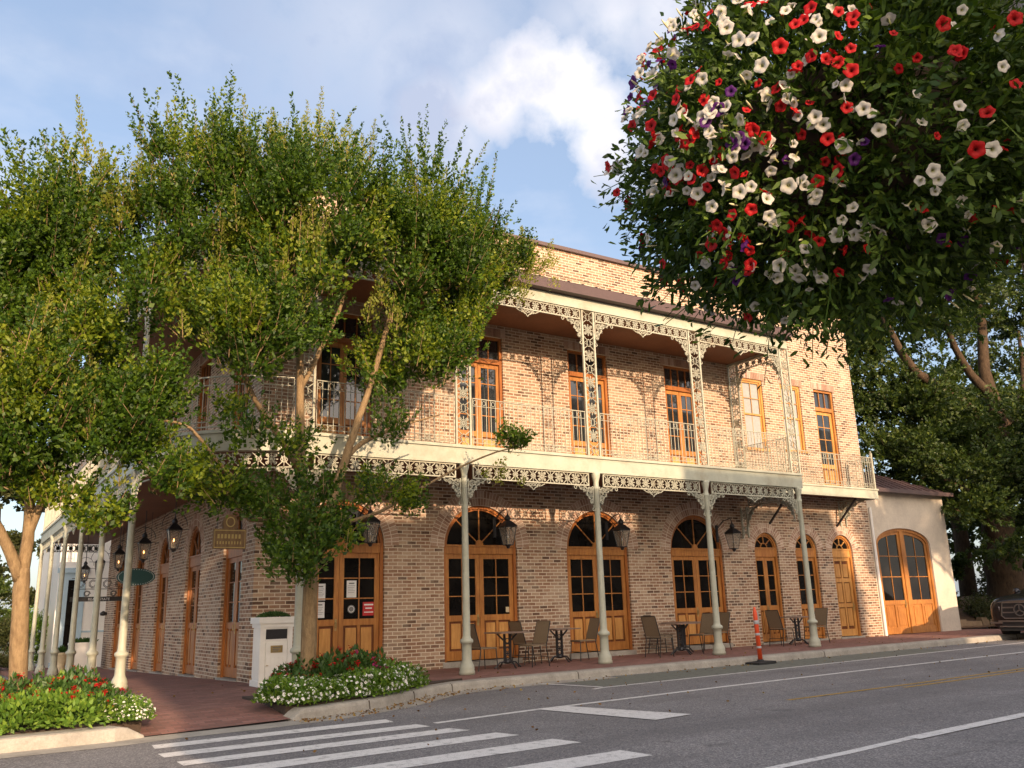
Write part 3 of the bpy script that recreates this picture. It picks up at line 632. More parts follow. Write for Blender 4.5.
# ironwork
def star(b,F,u,z,r,v0,v1):
    for k in range(4):
        a=PI/4*k+PI/8*0; b.ribbon([(u-r*math.cos(a),z-r*math.sin(a)),(u+r*math.cos(a),z+r*math.sin(a))],F,.016,v0,v1)
    b.ribbon([(u+r*.5*math.cos(2*PI*k/10),z+r*.5*math.sin(2*PI*k/10)) for k in range(10)],F,.015,v0,v1,closed=True)
    for k in range(4):
        a=PI/2*k+PI/4; cu,cz=u+r*.82*math.cos(a),z+r*.82*math.sin(a); b.ribbon([(cu+r*.22*math.cos(2*PI*j/7),cz+r*.22*math.sin(2*PI*j/7)) for j in range(7)],F,.012,v0,v1,closed=True)
def lozenge(b,F,u,z,r,w,v0,v1):
    for sx in (-1,1):
        b.ribbon([(u+sx*w,z-r),(u+sx*w*.35,z-r*.45),(u+sx*w*.2,z),(u+sx*w*.35,z+r*.45),(u+sx*w,z+r)],F,.016,v0,v1)
    b.ribbon([(u+w*.55*math.cos(2*PI*k/8),z+r*.42*math.sin(2*PI*k/8)) for k in range(8)],F,.014,v0,v1,closed=True)
    b.ribbon([(u,z-r),(u,z+r)],F,.012,v0,v1)
def lace(F,u0,u1,z0,z1,v=0,name='lace_panel',par=None):
    b=MB(); v0,v1=v-.012,v+.012; h=z1-z0
    b.box(u0,u1,v-.018,v+.018,z0,z0+.028,F); b.box(u0,u1,v-.018,v+.018,z1-.022,z1,F); b.box(u0,u0+.025,v-.016,v+.016,z0+.028,z1-.022,F); b.box(u1-.025,u1,v-.016,v+.016,z0+.028,z1-.022,F)
    n=max(2,int(round((u1-u0)/.235))); st=(u1-u0-.05)/n; r=(h-.05)/2; zc=(z0+z1)/2+.003
    for k in range(n):
        u=u0+.025+st*(k+.5)
        if k%2: star(b,F,u,zc,min(r,st*.56),v0,v1)
        else: lozenge(b,F,u,zc,r,st*.5,v0,v1)
    return b.build(name,'iron',par or B)
def bracket(F,u,s,z1,v=0,W=.50,H=.50):
    """quarter spandrel at a post; s=+1 opens to +u"""
    b=MB(); v0,v1=v-.011,v+.011
    arc=[(u+s*(W*(1-math.cos(PI/2*k/10))),z1-H+H*math.sin(PI/2*k/10)) for k in range(11)]
    b.ribbon(arc,F,.026,v0,v1); b.ribbon([(u+s*.01,z1-H),(u+s*.01,z1)],F,.02,v0,v1)
    for (pu,pz,r) in ((.10,-.10,.085),(.235,-.075,.065),(.09,-.245,.065),(.345,-.05,.042),(.065,-.355,.042),(.16,-.19,.05)):
        pu*=W/.5; pz*=H/.5; cu,cz=u+s*pu,z1+pz
        b.ribbon([(cu+r*(1-.55*k/14)*math.cos(4*PI*k/14),cz+r*(1-.55*k/14)*math.sin(4*PI*k/14)) for k in range(15)],F,.014,v0,v1)
        for j in range(3):
            a=2*PI*j/3+pu*9; b.ribbon([(cu,cz),(cu+r*1.25*math.cos(a),cz+r*1.25*math.sin(a))],F,.011,v0,v1)
    # curled tip
    for (cu,cz) in ((u+s*W,z1-.02),(u+s*.01,z1-H)):
        b.ribbon([(cu+.035*math.cos(2*PI*k/8),cz-.02+.035*math.sin(2*PI*k/8)) for k in range(8)],F,.015,v0,v1,closed=True)
    return b.build('lace_bracket','iron',B)
def pendant(F,u,z1,v=0,W=.30,H=.13):
    b=MB(); v0,v1=v-.011,v+.011
    b.ribbon([(u-W,z1-.01),(u-W*.7,z1-.055),(u-W*.45,z1-.05),(u-W*.25,z1-.10),(u-.05,z1-.10),(u,z1-H-.03),(u+.05,z1-.10),(u+W*.25,z1-.10),(u+W*.45,z1-.05),(u+W*.7,z1-.055),(u+W,z1-.01)],F,.018,v0,v1)
    for k in (-2,-1,0,1,2): b.ribbon([(u+k*.075+.03*math.cos(2*PI*j/7),z1-.045+.03*math.sin(2*PI*j/7)) for j in range(7)],F,.013,v0,v1,closed=True)
    return b.build('lace_pendant','iron',B)
def lace_post(F,u,z0,z1,v=0,W=.168):
    b=MB(); 
    for s in (-1,1): b.box(u+s*W-.022,u+s*W+.022,v-.022,v+.022,z0,z1,F)
    n=int((z1-z0)/.30); st=(z1-z0)/n
    for k in range(n):
        zc=z0+st*(k+.5); 
        if k%2: star(b,F,u,zc,st*.46,v-.010,v+.010)
        else:
            for s in (-1,1):
                b.ribbon([(u+s*.15,zc-st*.5),(u+s*.03,zc-st*.2),(u+s*.13,zc),(u+s*.03,zc+st*.2),(u+s*.15,zc+st*.5)],F,.016,v-.010,v+.010)
            b.ribbon([(u+.05*math.cos(2*PI*j/8),zc+.09*math.sin(2*PI*j/8)) for j in range(8)],F,.014,v-.010,v+.010,closed=True)
    return b.build('lace_post','iron',B)
def rail(F,u0,u1,v=0,z0=4.60,z1=5.60,bars=.112,bow=False,tall=True):
    b=MB()
    b.box(u0,u1,v-.015,v+.015,z1-.016,z1,F); b.box(u0,u1,v-.008,v+.008,z1-.172,z1-.162,F); b.box(u0,u1,v-.012,v+.012,z0+.03,z0+.042,F); b.box(u0,u1,v-.010,v+.010,z0+.13,z0+.139,F)
    n=max(2,int((u1-u0)/bars)); st=(u1-u0)/n
    for k in range(n+1):
        u=min(max(u0+st*k,u0+.007),u1-.007); b.box(u-.0062,u+.0062,v-.0062,v+.0062,z0+.002,z1-.02,F)
        if k<n and k%2==0:
            c=u+st*.5; b.ribbon([(c+.045*math.cos(2*PI*j/7),z1-.09+.05*math.sin(2*PI*j/7)) for j in range(7)],F,.009,v-.004,v+.004,closed=True)
            b.ribbon([(c+.04*math.cos(2*PI*j/6),z0+.09+.035*math.sin(2*PI*j/6)) for j in range(6)],F,.009,v-.004,v+.004,closed=True)
    return b.build('railing','iron',B)
rr=random.Random(3)
for i in range(4):
    a,c=CX[i],CX[i+1]
    lace(FR,a+.20,c-.20,3.875,4.165,G); bracket(FR,a+.085,1,3.875,G); bracket(FR,c-.085,-1,3.875,G); pendant(FR,(a+c)/2,3.875,G)
    lace(FR,a+.22,c-.22,7.83,8.075,G,'lace_panel'); bracket(FR,a+.21,1,7.83,G,.52,.55); bracket(FR,c-.21,-1,7.83,G,.52,.55); pendant(FR,(a+c)/2,7.83,G)
    rail(FR,a+.22,c-.22,G)
for x in CX: lace_post(FR,x,4.56,8.08,G)
for i in range(5):
    a,c=CY[i],CY[i+1]
    lace(LF,a+.20,c-.20,3.875,4.165,G); bracket(LF,a+.085,1,3.875,G); bracket(LF,c-.085,-1,3.875,G); pendant(LF,(a+c)/2,3.875,G)
    lace(LF,a+.22,c-.22,7.83,8.075,G); bracket(LF,a+.21,1,7.83,G,.52,.55); bracket(LF,c-.21,-1,7.83,G,.52,.55); rail(LF,a+.22,c-.22,G)
for y in CY: lace_post(LF,y,4.56,8.08,G)
# the rounded corner: follow the arc with a frame map
def ARC(u,v,z):
    L1=PI/2*CR
    if u<0: return (cx0-u,cy0-CR-(v-G),z)
    if u<=L1:
        a=u/CR; R=CR+(v-G); return (cx0-R*math.sin(a),cy0-R*math.cos(a),z)
    return (cx0-CR-(v-G),cy0+(u-L1),z)
LT=PI/2*CR+(CY[0]-cy0)
lh=LT/2
for (u0,u1) in ((.22,lh-.02),(lh+.02,LT-.2)):
    lace(ARC,u0,u1,3.875,4.165,G); lace(ARC,u0,u1,7.83,8.075,G)
def arail(u0,u1):
    b=MB(); N=16; z0,z1=4.60,5.60
    for (za,zb,h) in ((z1-.022,z1,.02),(z1-.175,z1-.158,.014),(z0+.03,z0+.05,.016),(z0+.13,z0+.145,.016)):
        for k in range(N): p=u0+(u1-u0)*k/N; q=u0+(u1-u0)*(k+1)/N; b.box(p,q,G-h,G+h,za,zb,ARC)
    n=int((u1-u0)/.112)
    for k in range(n+1):
        u=u0+(u1-u0)*k/n; b.box(u-.0062,u+.0062,G-.0062,G+.0062,z0,z1-.02,ARC)
    b.build('railing','iron',B)
arail(.22,LT-.2)
bracket(ARC,.12,1,3.875,G); bracket(ARC,LT-.12,-1,3.875,G); bracket(ARC,.21,1,7.83,G,.52,.55); bracket(ARC,LT-.21,-1,7.83,G,.52,.55); pendant(ARC,lh,3.875,G)
# right end of the deep gallery (turned back to the wall)
EN=lambda u,v,z:(XE-.14+v,-u,z)
lace(EN,.42,1.93,7.83,8.075,0); bracket(EN,1.93,-1,7.83,0,.52,.55); bracket(EN,.42,1,7.83,0,.45,.5); lace_post(EN,.22,4.56,8.08,0); rail(EN,.42,1.93,0)
lace(EN,.35,1.93,3.875,4.165,0); bracket(EN,1.93,-1,3.875,0); bracket(EN,.30,1,3.875,0); 
lace_post(EN,.16,3.0,3.87,0,.10)
EG=lambda u,v,z:(v-u,YE-.1,z)
lace(EG,.1,1.95,3.875,4.165,0); rail(EG,.1,1.95,0)
# small balcony past the gallery
b=MB(); b.box(XE+.005,18.98,.002,.95,4.40,4.52,FR); b.build('balcony_floor','cream',B)
b=MB(); b.box(XE+.005,19.0,.93,1.02,4.22,4.48,FR); b.box(18.92,19.0,.002,.93,4.22,4.48,FR); b.box(XE+.005,19.02,.90,1.05,4.48,4.53,FR); b.build('fascia','cream',B)
b=MB(); b.box(XE+.01,18.9,.002,.92,4.34,4.36,FR); b.build('balcony_ceiling','ceil',B)
rail(FR,XE+.1,18.94,.97,z0=4.55,z1=5.52); 
EB=lambda u,v,z:(18.95+v,-u,z)
rail(EB,.03,.95,0,z0=4.55,z1=5.52)
b=MB(); b.box(18.92,18.98,.94,1.0,4.52,5.66,FR); b.lathe([(.001,5.66),(.035,5.69),(.001,5.73)],(18.95,-.97,0),8); b.build('railing_post','iron',B)
for x in (15.1,18.15):
    b=MB(); b.bar(FR(x,.02,3.45),FR(x,.85,4.25),.05,.05); b.build('wall_strut','black',B)
BK=lambda X:(lambda u,v,z:(X+v,-u,z))
for x in (18.35,18.62):
    b=MB(); F=BK(x); b.ribbon([(.03,3.45),(.03,4.22),(.80,4.22)],F,.04,-.02,.02); b.ribbon([(.03+.72*(1-math.cos(PI/2*k/8)),3.55+.62*math.sin(PI/2*k/8)) for k in range(9)],F,.03,-.02,.02)
    for (cu,cz,r) in ((.20,4.05,.12),(.42,4.10,.08),(.15,3.82,.08)): b.ribbon([(cu+r*(1-.5*k/12)*math.cos(4*PI*k/12),cz+r*(1-.5*k/12)*math.sin(4*PI*k/12)) for k in range(13)],F,.02,-.015,.015)
    b.build('scroll_bracket','iron',B)
# small hopper vent on the wall and round tie plates
b=MB(); b.add([FR(18.28,0,3.86),FR(18.62,0,3.86),FR(18.55,0,3.72),FR(18.35,0,3.72),FR(18.30,.14,3.86),FR(18.60,.14,3.86),FR(18.53,.08,3.72),FR(18.37,.08,3.72)],[(0,1,5,4),(4,5,6,7),(0,4,7,3),(1,2,6,5),(2,3,7,6)]); b.build('vent_cup','cream',B)
o=MB().box(14.08,14.26,.005,.03,.62,.98,FR).build('wall_plaque','reflect'); tag(o,'small grey plaque low on the brick wall behind the orange post','plaque')
# ---------------------------------------------------------------- plaster annex
A_=thing('plaster_annex','low pale plaster annex with a wide arched glazed double door','building',(0,0,0))
def annex():
    b=MB(); wall_face(b,FR,BW+.003,24.05,-.5,4.68,[(21.49,1.46,-.3,2.95,3.47)],rd=.18)
    b.add([(24.05,0,-.5),(24.05,7,-.5),(24.05,7,4.68),(24.05,0,4.68)],[(0,1,2,3)]); b.add([(24.05,7,-.5),(BW,7,-.5),(BW,7,4.68),(24.05,7,4.68)],[(0,1,2,3)])
    o=b.build('wall','plaster',A_)
    b=MB(); 
    e=[(BW+.01,-.22,4.70),(24.27,-.22,4.70),(24.27,7.2,4.70),(BW+.01,7.2,4.70)]; r=[(BW+.01,2.4,6.05),(21.4,2.6,6.1),(21.4,4.6,6.1),(BW+.01,4.6,6.05)]
    b.add(e+r,[(0,1,5,4),(1,2,6,5),(2,3,7,6),(4,5,6,7)]); b.add([(x,y,z-.03) for x,y,z in e],[(0,1,2,3)]); r1=b.build('roof','roof',A_)
    s=MB()
    for k in range(11):
        t=k/10; x0=BW+.15+4.0*t; 
        zt=min(1,(24.27-x0)/(24.27-21.4)) ; s.bar((x0,-.20,4.725),(x0,-.22+2.75*zt,4.72+1.38*zt),.03,.035)
    s.build('roof_seams','roof',A_)
    MB().box(BW+.01,24.3,.22,.30,4.60,4.73,FR).build('gutter','coping',A_)
    MB().box(BW+.01,24.27,.0,.22,4.66,4.69,FR).build('soffit','ceil',A_)
    c,a=21.49,1.46; fr=.10; sp,t=2.95,3.47; z0=.12
    b=MB(); v0,v1=-.16,-.05; b.box(c-a,c-a+fr,v0,v1,z0,sp,FR); b.box(c+a-fr,c+a,v0,v1,z0,sp,FR); b.box(c-.09,c+.09,v0,v1-.0,z0,t-.06,FR)
    b.ribbon([(c-(a-fr/2)*math.cos(PI*k/24),sp+(t-sp-fr/2)*math.sin(PI*k/24)) for k in range(25)],FR,fr,v0,v1-.002)
    d=b.build('arched_door','wood',A_)
    for s_ in (-1,1):
        u0,u1=(c-a+fr,c-.092) if s_<0 else (c+.092,c+a-fr); b=MB(); v0,v1=-.15,-.09; gb=1.16
        top=lambda u: sp+(t-sp-fr)*math.sqrt(max(0,1-((u-c)/(a-fr))**2))
        st=.10
        b.box(u0,u0+st,v0,v1,z0,min(top(u0),top(u0+st))-.02 if s_<0 else top(u0)-.02,FR); b.box(u1-st,u1,v0,v1,z0,min(top(u1),top(u1-st))-.02,FR)
        b.box(u0+st,u1-st,v0,v1,z0,z0+.2,FR); b.box(u0+st,u1-st,v0,v1,gb-.14,gb,FR); b.box(u0+st,u1-st,v0+.005,v1-.03,z0+.2,gb-.14,FR)
        m=(u0+u1)/2; b.box(m-.05,m+.05,v0+.001,v1-.002,z0+.2,gb-.14,FR); b.box(u0+st+.05,m-.1,v0,v1-.012,z0+.26,gb-.2,FR); b.box(m+.1,u1-st-.05,v0,v1-.012,z0+.26,gb-.2,FR)
        pts=[(u0+(u1-u0)*k/8,top(u0+(u1-u0)*k/8)-.05) for k in range(9)]; b.ribbon(pts,FR,.09,v0,v1-.001)
        b.box(m-.012,m+.012,v0+.01,v1-.01,gb,top(m)-.05,FR)
        for z in (gb+.74,gb+1.40): b.box(u0+st,u1-st,v0+.012,v1-.012,z-.012,z+.012,FR)
        l=b.build('door_leaf','wood',d); pp=[(u0+.02,gb-.02)]+[(u1-.02,gb-.02)]+[(u1-.02-(u1-u0-.04)*k/8,top(u1-.02-(u1-u0-.04)*k/8)-.03) for k in range(9)]; MB().prism(pp,FR,-.125,-.118).build('pane','glass',l)
    handle(FR,c-.2,1.05,d,-.09)
    b=MB(); b.tube([FR(BW+.07,.05,.1),FR(BW+.07,.05,4.1)],.045,8); b.build('downpipe','white',A_)
annex()
# ---------------------------------------------------------------- trees
def neg(v): return tuple(-a for a in v)
def shoots(lobes,n,seed,up=.75,ln=(.35,.95),per=(22,46),leaf=.052,topbias=1.0,spread=.55,clump=24,csize=.33,mat_up=0):
    """leafy shoots rooted through the lobes, growing up and outwards; leaves set along each shoot"""
    rng=np.random.default_rng(seed); L=np.array(lobes); vol=(L[:,3]**1.2)*L[:,4]**.9; pr=vol/vol.sum(); PP=[];DD=[];SS=[];ST=[]
    nc=max(8,int(n/clump)); cen=[]
    for i in rng.choice(len(L),nc,p=pr):
        cx,cy,cz,rx,rz=L[i]; ry=rx*.8
        d=rng.normal(size=3); d/=np.linalg.norm(d); r=rng.uniform(.2,1)**.42; cen.append((np.array([cx,cy,cz])+d*np.array([rx,ry,rz])*r,d,rz,rx,rng.uniform(.6,1.25)))
    for i in rng.integers(0,nc,n):
        c0_,d,rz,rx,sz_=cen[i]; e=rng.normal(size=3); e/=np.linalg.norm(e); p=c0_+e*np.array([1,1,.55])*min(csize,rx*.75,rz*1.3)*sz_*rng.uniform(.2,1)**.5; d=(d+e*.8); d/=np.linalg.norm(d)
        out=d*np.array([1,1,.35]); g=np.array([0,0,up])+out*spread+rng.normal(size=3)*.25; g/=np.linalg.norm(g)
        l=rng.uniform(*ln)*min(1.25,.45+rz)
        if mat_up and p[2]>mat_up and d[2]>0:
            if rng.uniform()<.40: continue
            l*=1.5
        k=int(rng.integers(*per)*l/.6)+3
        t=rng.uniform(0.05,1,k)[:,None]**.8; bend=np.array([0,0,.12])*l*t*t
        w=rng.normal(size=(k,3))*.045*(1.15-t)
        q=p+g*l*t+bend+w; a=rng.normal(size=(k,3)); a-=g*(a@g)[:,None]; a/=np.linalg.norm(a,axis=1,keepdims=True)
        dd=a*.8+g*.75; PP.append(q);DD.append(dd);SS.append(leaf*rng.uniform(.6,1.2,k)*(1.05-.45*t[:,0])); ST.append((p,p+g*l*.95+np.array([0,0,.1])*l))
    return np.concatenate(PP),np.concatenate(DD),np.concatenate(SS),ST
def tree(name,label,cat,base,trunk,limbs,lobes,n,seed,r0,mat='leaf',group=None,plumes=(),barkm='bark',**kw):
    t=thing(name,label,cat,base,0,group); off=neg(base)
    def taper(pts,a,b): return [a+(b-a)*i/(len(pts)-1) for i in range(len(pts))]
    random.seed(seed)
    def sm(pts,k=3):
        out=[]
        P=[Vector(p) for p in pts]
        for i in range(len(P)-1):
            a=P[max(i-1,0)];b=P[i];c=P[i+1];d=P[min(i+2,len(P)-1)]
            for j in range(k):
                u=j/k; out.append(tuple(.5*((2*b)+(c-a)*u+(2*a-5*b+4*c-d)*u*u+(3*b-a-3*c+d)*u**3)+Vector((random.uniform(-1,1),random.uniform(-1,1),0))*r0*.06))
        return out+[tuple(P[-1])]
    b=MB(); tp=sm(trunk,4); rs=taper(tp,r0*1.18,r0*.9); rs[0]*=1.35; rs[1]*=1.12; b.tube(tp,rs,14,jit=.06); b.build('trunk',barkm,t,True,off)
    for pts,ra,rb in limbs:
        q=sm(pts); b=MB(); b.tube(q,taper(q,ra,rb),9,jit=.06); b.build('limb',barkm,t,True,off)
    P,D,Sz,ST=shoots(lobes,n,seed,**kw)
    if mat=='leaf':  # patches of leaves coloured brighter to imitate sunlit tips
        rg=np.random.default_rng(seed+9); mk_=(np.sin(2.6*P[:,0]+1.7*P[:,1]+1)*np.sin(2.3*P[:,2]+1.1*P[:,0])>.30)&(rg.uniform(size=len(P))<.62)
        y_=leaves('sunlit_foliage',P[mk_],D[mk_],1,'leaf_sunlit',t,.55,size_arr=Sz[mk_],seed=seed+3); y_.location=off; P,D,Sz=P[~mk_],D[~mk_],Sz[~mk_]
    o=leaves('crown',P,D,1,mat,t,.58,size_arr=Sz,seed=seed); o.location=off
    tw=MB()
    for i,(p,q) in enumerate(ST):
        if i%5==0: tw.tube([tuple(p),tuple(q)],[.007,.003],3,cap=False)
    tw.build('twigs',barkm,t,loc=off)
    if plumes:
        rng=np.random.default_rng(seed+5); PP=[];DD=[];SS=[];sb=MB()
        for (x,y,z,l,lean) in plumes:
            for _ in range(7):
                p=np.array([x,y,z-.35])+rng.normal(size=3)*np.array([.20,.20,.22]); g=np.array([lean+rng.normal()*.09,rng.normal()*.08,1]); g/=np.linalg.norm(g); ll=l*rng.uniform(.55,1.05); k=int(210*ll); tt=rng.uniform(0,1,k)[:,None]
                a=rng.normal(size=(k,3)); a-=g*(a@g)[:,None]; a/=np.linalg.norm(a,axis=1,keepdims=True)
                side=.17*(1-tt)**.9+.01; PP.append(p+g*ll*tt+a*side*rng.uniform(0,1,(k,1))); DD.append(a*.6+g*.9); SS.append(.075*rng.uniform(.6,1.1,k)*(1.05-.5*tt[:,0])); sb.tube([tuple(p),tuple(p+g*ll)],[.008,.002],3,cap=False)
        o=leaves('young_shoots',np.concatenate(PP),np.concatenate(DD),1,'leaf_young',t,.55,size_arr=np.concatenate(SS),seed=seed+1); o.location=off; sb.build('shoot_stems',barkm,o)
    return t
T1=[(-1.57,-4.20,7.70,1.43,0.85),(-2.98,-4.40,8.17,0.36,0.79),(-2.20,-3.60,8.8,0.30,0.75),(-1.35,-4.50,8.9,0.36,0.95),(-0.35,-4.00,9.20,0.45,0.95),(1.40,-4.60,8.6,0.50,0.75),(2.75,-3.80,8.6,0.45,0.75),
(1.09,-4.40,7.18,1.35,1.17),(-1.35,-3.60,7.00,1.37,0.86),(2.00,-4.20,6.34,0.83,0.92),(-2.85,-4.20,6.83,0.86,0.94),(-3.68,-4.20,7.04,0.43,0.79),(-0.63,-5.00,7.34,0.98,1.15),(0.93,-3.40,8.43,0.67,0.76),
(-1.75,-5.00,5.35,0.81,0.50),(-1.03,-5.30,5.96,0.83,0.52),(1.10,-4.40,5.34,0.68,0.59),(-3.48,-4.80,3.65,0.62,0.48),(-2.96,-5.00,3.10,0.69,0.42),(-1.93,-5.00,3.01,0.80,0.36),
(-1.20,-5.00,2.60,0.40,0.30),(-0.86,-5.20,2.10,0.50,0.34),(-0.62,-4.60,2.97,0.68,0.40),(0.56,-4.40,3.04,0.62,0.26),(1.7,-4.00,3.40,0.5,0.22),(2.65,-4.00,3.95,0.30,0.36),(3.4,-4.00,4.25,0.45,0.10),
(3.9,-4.00,7.95,0.45,0.33),(3.2,-4.00,7.46,0.50,0.50),(-1.51,-4.60,4.15,0.60,0.20),(-3.45,-4.60,5.31,0.58,0.45),(0.74,-4.60,3.98,0.60,0.26),(-0.95,-5.00,3.82,0.38,0.30),(1.6,-4.3,5.5,.5,.45),(-1.75,-5.00,5.13,0.75,0.53),(-1.14,-5.20,5.64,0.69,0.54),(-2.38,-4.80,5.41,0.60,0.52),(-3.27,-4.80,4.24,0.63,0.49),(-3.62,-5.00,3.47,0.54,0.47),(-3.31,-5.00,2.74,0.67,0.40),(-2.75,-5.10,3.66,0.49,0.39),(-4.03,-4.60,3.09,0.41,0.54),(-1.92,-5.20,5.84,0.83,0.53),(1.69,-4.40,5.39,0.62,0.62),(2.33,-4.20,7.09,0.66,0.75),(-1.38,-5.00,3.63,0.60,0.33),(2.71,-4.00,4.00,0.48,0.48),]
T1=[(a,c,z-.55 if z>8.1 else z,e,f) for a,c,z,e,f in T1]
T2=[(-4.73,-4.00,7.16,0.67,0.74),(-4.16,-4.20,7.29,0.53,0.60),(-4.72,-3.60,6.03,0.74,0.59),(-3.83,-4.00,6.06,0.60,0.53),(-4.66,-5.00,4.46,0.59,0.59),(-4.00,-4.80,4.59,0.69,0.62),(-3.46,-4.40,4.16,0.50,0.50),(-4.32,-4.80,3.45,0.66,0.53),
(-3.95,-4.70,2.55,0.35,0.22),(-3.75,-4.7,3.5,.35,.3),(-4.68,-4.20,2.85,0.40,0.50),(-5.39,-4.00,6.23,0.71,1.27),(-5.26,-4.40,3.85,0.53,0.79),(-6.1,-4.2,5.2,.8,1.3)]
l1=[(-.4,-4.2,2.7),(-.56,-4.3,3.32),(-.62,-4.3,4.13),(-.65,-4.3,5.13),(-.73,-4.3,6.33),(-.97,-4.2,7.6),(-1.25,-4.4,8.5)]
l2=[(-.35,-4.2,2.0),(-.07,-4.2,2.79),(.16,-4.3,3.69),(.38,-4.3,4.38),(.68,-4.3,5.29),(1.04,-4.3,6.63),(1.40,-4.4,7.9),(1.56,-4.5,8.7)]
l3=[(.16,-4.3,3.69),(.5,-4.2,4.02),(.96,-4.1,4.26),(1.49,-4,4.49),(2.14,-3.9,4.72)]
l4=[(-.38,-4.2,2.47),(-.91,-4.6,2.72),(-1.36,-4.9,2.9),(-1.95,-5,3.3),(-2.49,-5.1,3.85),(-2.99,-5.2,3.9)]
l5=[(-.6,-4.3,3.48),(-1.06,-4.4,4.07),(-1.42,-4.5,4.5),(-1.77,-4.5,5.26),(-2.28,-4.4,6.7),(-2.92,-4.5,8.05)]
l6=[(-.2,-4.2,2.55),(.66,-4.2,2.81),(1.16,-4.1,3.04),(2.29,-4,3.66),(3.3,-3.95,4.10),(3.9,-3.9,4.25)]
l7=[(-.64,-4.3,4.79),(-.28,-4.2,5.55),(.18,-4.1,6.74),(.05,-4.1,8.1),(-.08,-4.1,9.0)]
l8=[(-.91,-4.6,2.72),(-1.53,-4.9,2.6),(-1.93,-5,2.98),(-2.43,-5,3.13)]
l9=[(1.04,-4.3,6.63),(1.95,-4.3,6.99),(3.4,-4.1,7.6),(4.2,-4.,8.1)]
PL=[(-3.05,-4.4,8.3,1.0,-.06),(-3.2,-4.3,8.0,.9,-.2),(-2.35,-3.8,9.1,1.2,-.06),(-2.0,-4,9.3,1.1,-.02),(-1.65,-4.6,9.3,1.2,.0),(-1.2,-4.3,9.4,1.0,.05),(-.5,-4,9.7,1.25,.0),(-.05,-4,9.9,1.2,.05),(.15,-4.2,9.5,1.2,.1),(1.2,-4.6,8.8,1.2,-.02),(1.55,-4.5,9.0,1.2,.0),(2.0,-4.4,8.7,1.1,.06),
 (2.6,-3.9,9.,1.3,.05),(3.1,-3.8,8.7,1.1,.15),(3.5,-3.9,8.2,.9,.35),(4.2,-4,8.1,.75,.25),(4.0,-4,8.0,.9,.0),(3.7,-4,8.0,1.0,.1),(4.5,-4,8.2,.45,.7),(-3.8,-4.2,7.6,1.3,-.28),(-3.55,-4.3,7.5,1.1,-.05),(-2.7,-4.5,6.3,.7,0),(-1.7,-5,5.5,.7,.0),(-1.2,-5.2,6.2,.6,.1),(-2.2,-4.9,5.6,.6,-.1),(.5,-4.8,6.4,.7,.1),(-.8,-5.3,7.2,.8,0),(1.2,-4.9,7.3,.8,.1),(3.4,-4,4.1,.35,.8),(-2.0,-4.6,7.3,.9,0)]
PL=[(a,c,z-.45 if z>8.4 else z,e,f) for a,c,z,e,f in PL]
tree('street_elm','leafy multi stemmed tree at the building corner beside the white cabinet','tree',(-.34,-4.2,0),[(-.34,-4.2,-.05),(-.33,-4.2,.86),(-.34,-4.2,1.92),(-.4,-4.2,2.75)],
  [(l1,.105,.02),(l2,.092,.018),(l3,.05,.012),(l4,.06,.012),(l5,.06,.012),(l6,.035,.01),(l7,.05,.012),(l8,.04,.012),(l9,.04,.01)],T1+[(-3.3,-4.3,6.2,.6,.5),(-3.6,-4.3,5.9,.5,.4),(-.85,-5.1,2.25,.42,.3),(-.7,-5.1,1.8,.32,.3),(-.85,-5.1,2.4,.42,.3),(-3.3,-5,3.3,.6,.4),(1.0,-4.3,3.0,.4,.2)],6000,11,.11,plumes=PL,clump=27,mat_up=8.3,leaf=.098,ln=(.3,.8))
T2=[(a,c,z-.7 if z>5.9 else z,e,f) for a,c,z,e,f in T2]
m1=[(-4.35,-4.2,1.8),(-4.58,-4.3,2.31),(-4.86,-4.4,2.81),(-5.09,-4.4,3.87),(-5.21,-4.4,5.53)]
m2=[(-4.33,-4.2,1.85),(-4.3,-4.1,2.6),(-4.39,-4.1,3.28),(-4.53,-4.2,4.24),(-4.51,-4.1,5.45),(-4.58,-4.1,6.5),(-4.68,-4,6.9)]
m3=[(-4.31,-4.1,2.3),(-4.14,-4.2,3.14),(-4.08,-4.3,3.98),(-3.92,-4.3,5.17),(-3.85,-4.2,6.2),(-3.85,-4.2,6.7)]
m4=[(-4.53,-4.2,4.24),(-4.8,-4.1,5.25),(-5.06,-4,6.61)]
PL2=[(-5.0,-4,7.6,.9,-.1),(-4.6,-4.1,7.5,1.0,.0),(-4.2,-4.2,7.3,.9,.1),(-3.9,-4.2,7.0,.9,.1),(-5.4,-4,7.2,1.1,-.1),(-3.55,-4.8,3.9,1.0,.05),(-3.85,-4.9,4.3,.9,-.1),(-4.3,-5,4.7,.8,.0),(-4.8,-5,5.0,.8,0),(-4.9,-4.8,4.0,.9,0)]
PL2=[(a,c,z-.75 if z>6.5 else z,e,f) for a,c,z,e,f in PL2]
tree('street_elm','yellow barked tree in the flower bed at the left edge','tree',(-4.22,-4.2,0),[(-4.21,-4.2,-.1),(-4.24,-4.2,.52),(-4.31,-4.2,1.5),(-4.33,-4.2,1.95)],
  [(m1,.085,.02),(m2,.085,.015),(m3,.06,.012),(m4,.04,.01)],T2,3200,23,.105,plumes=PL2,mat_up=6.4,leaf=.096,ln=(.3,.8))
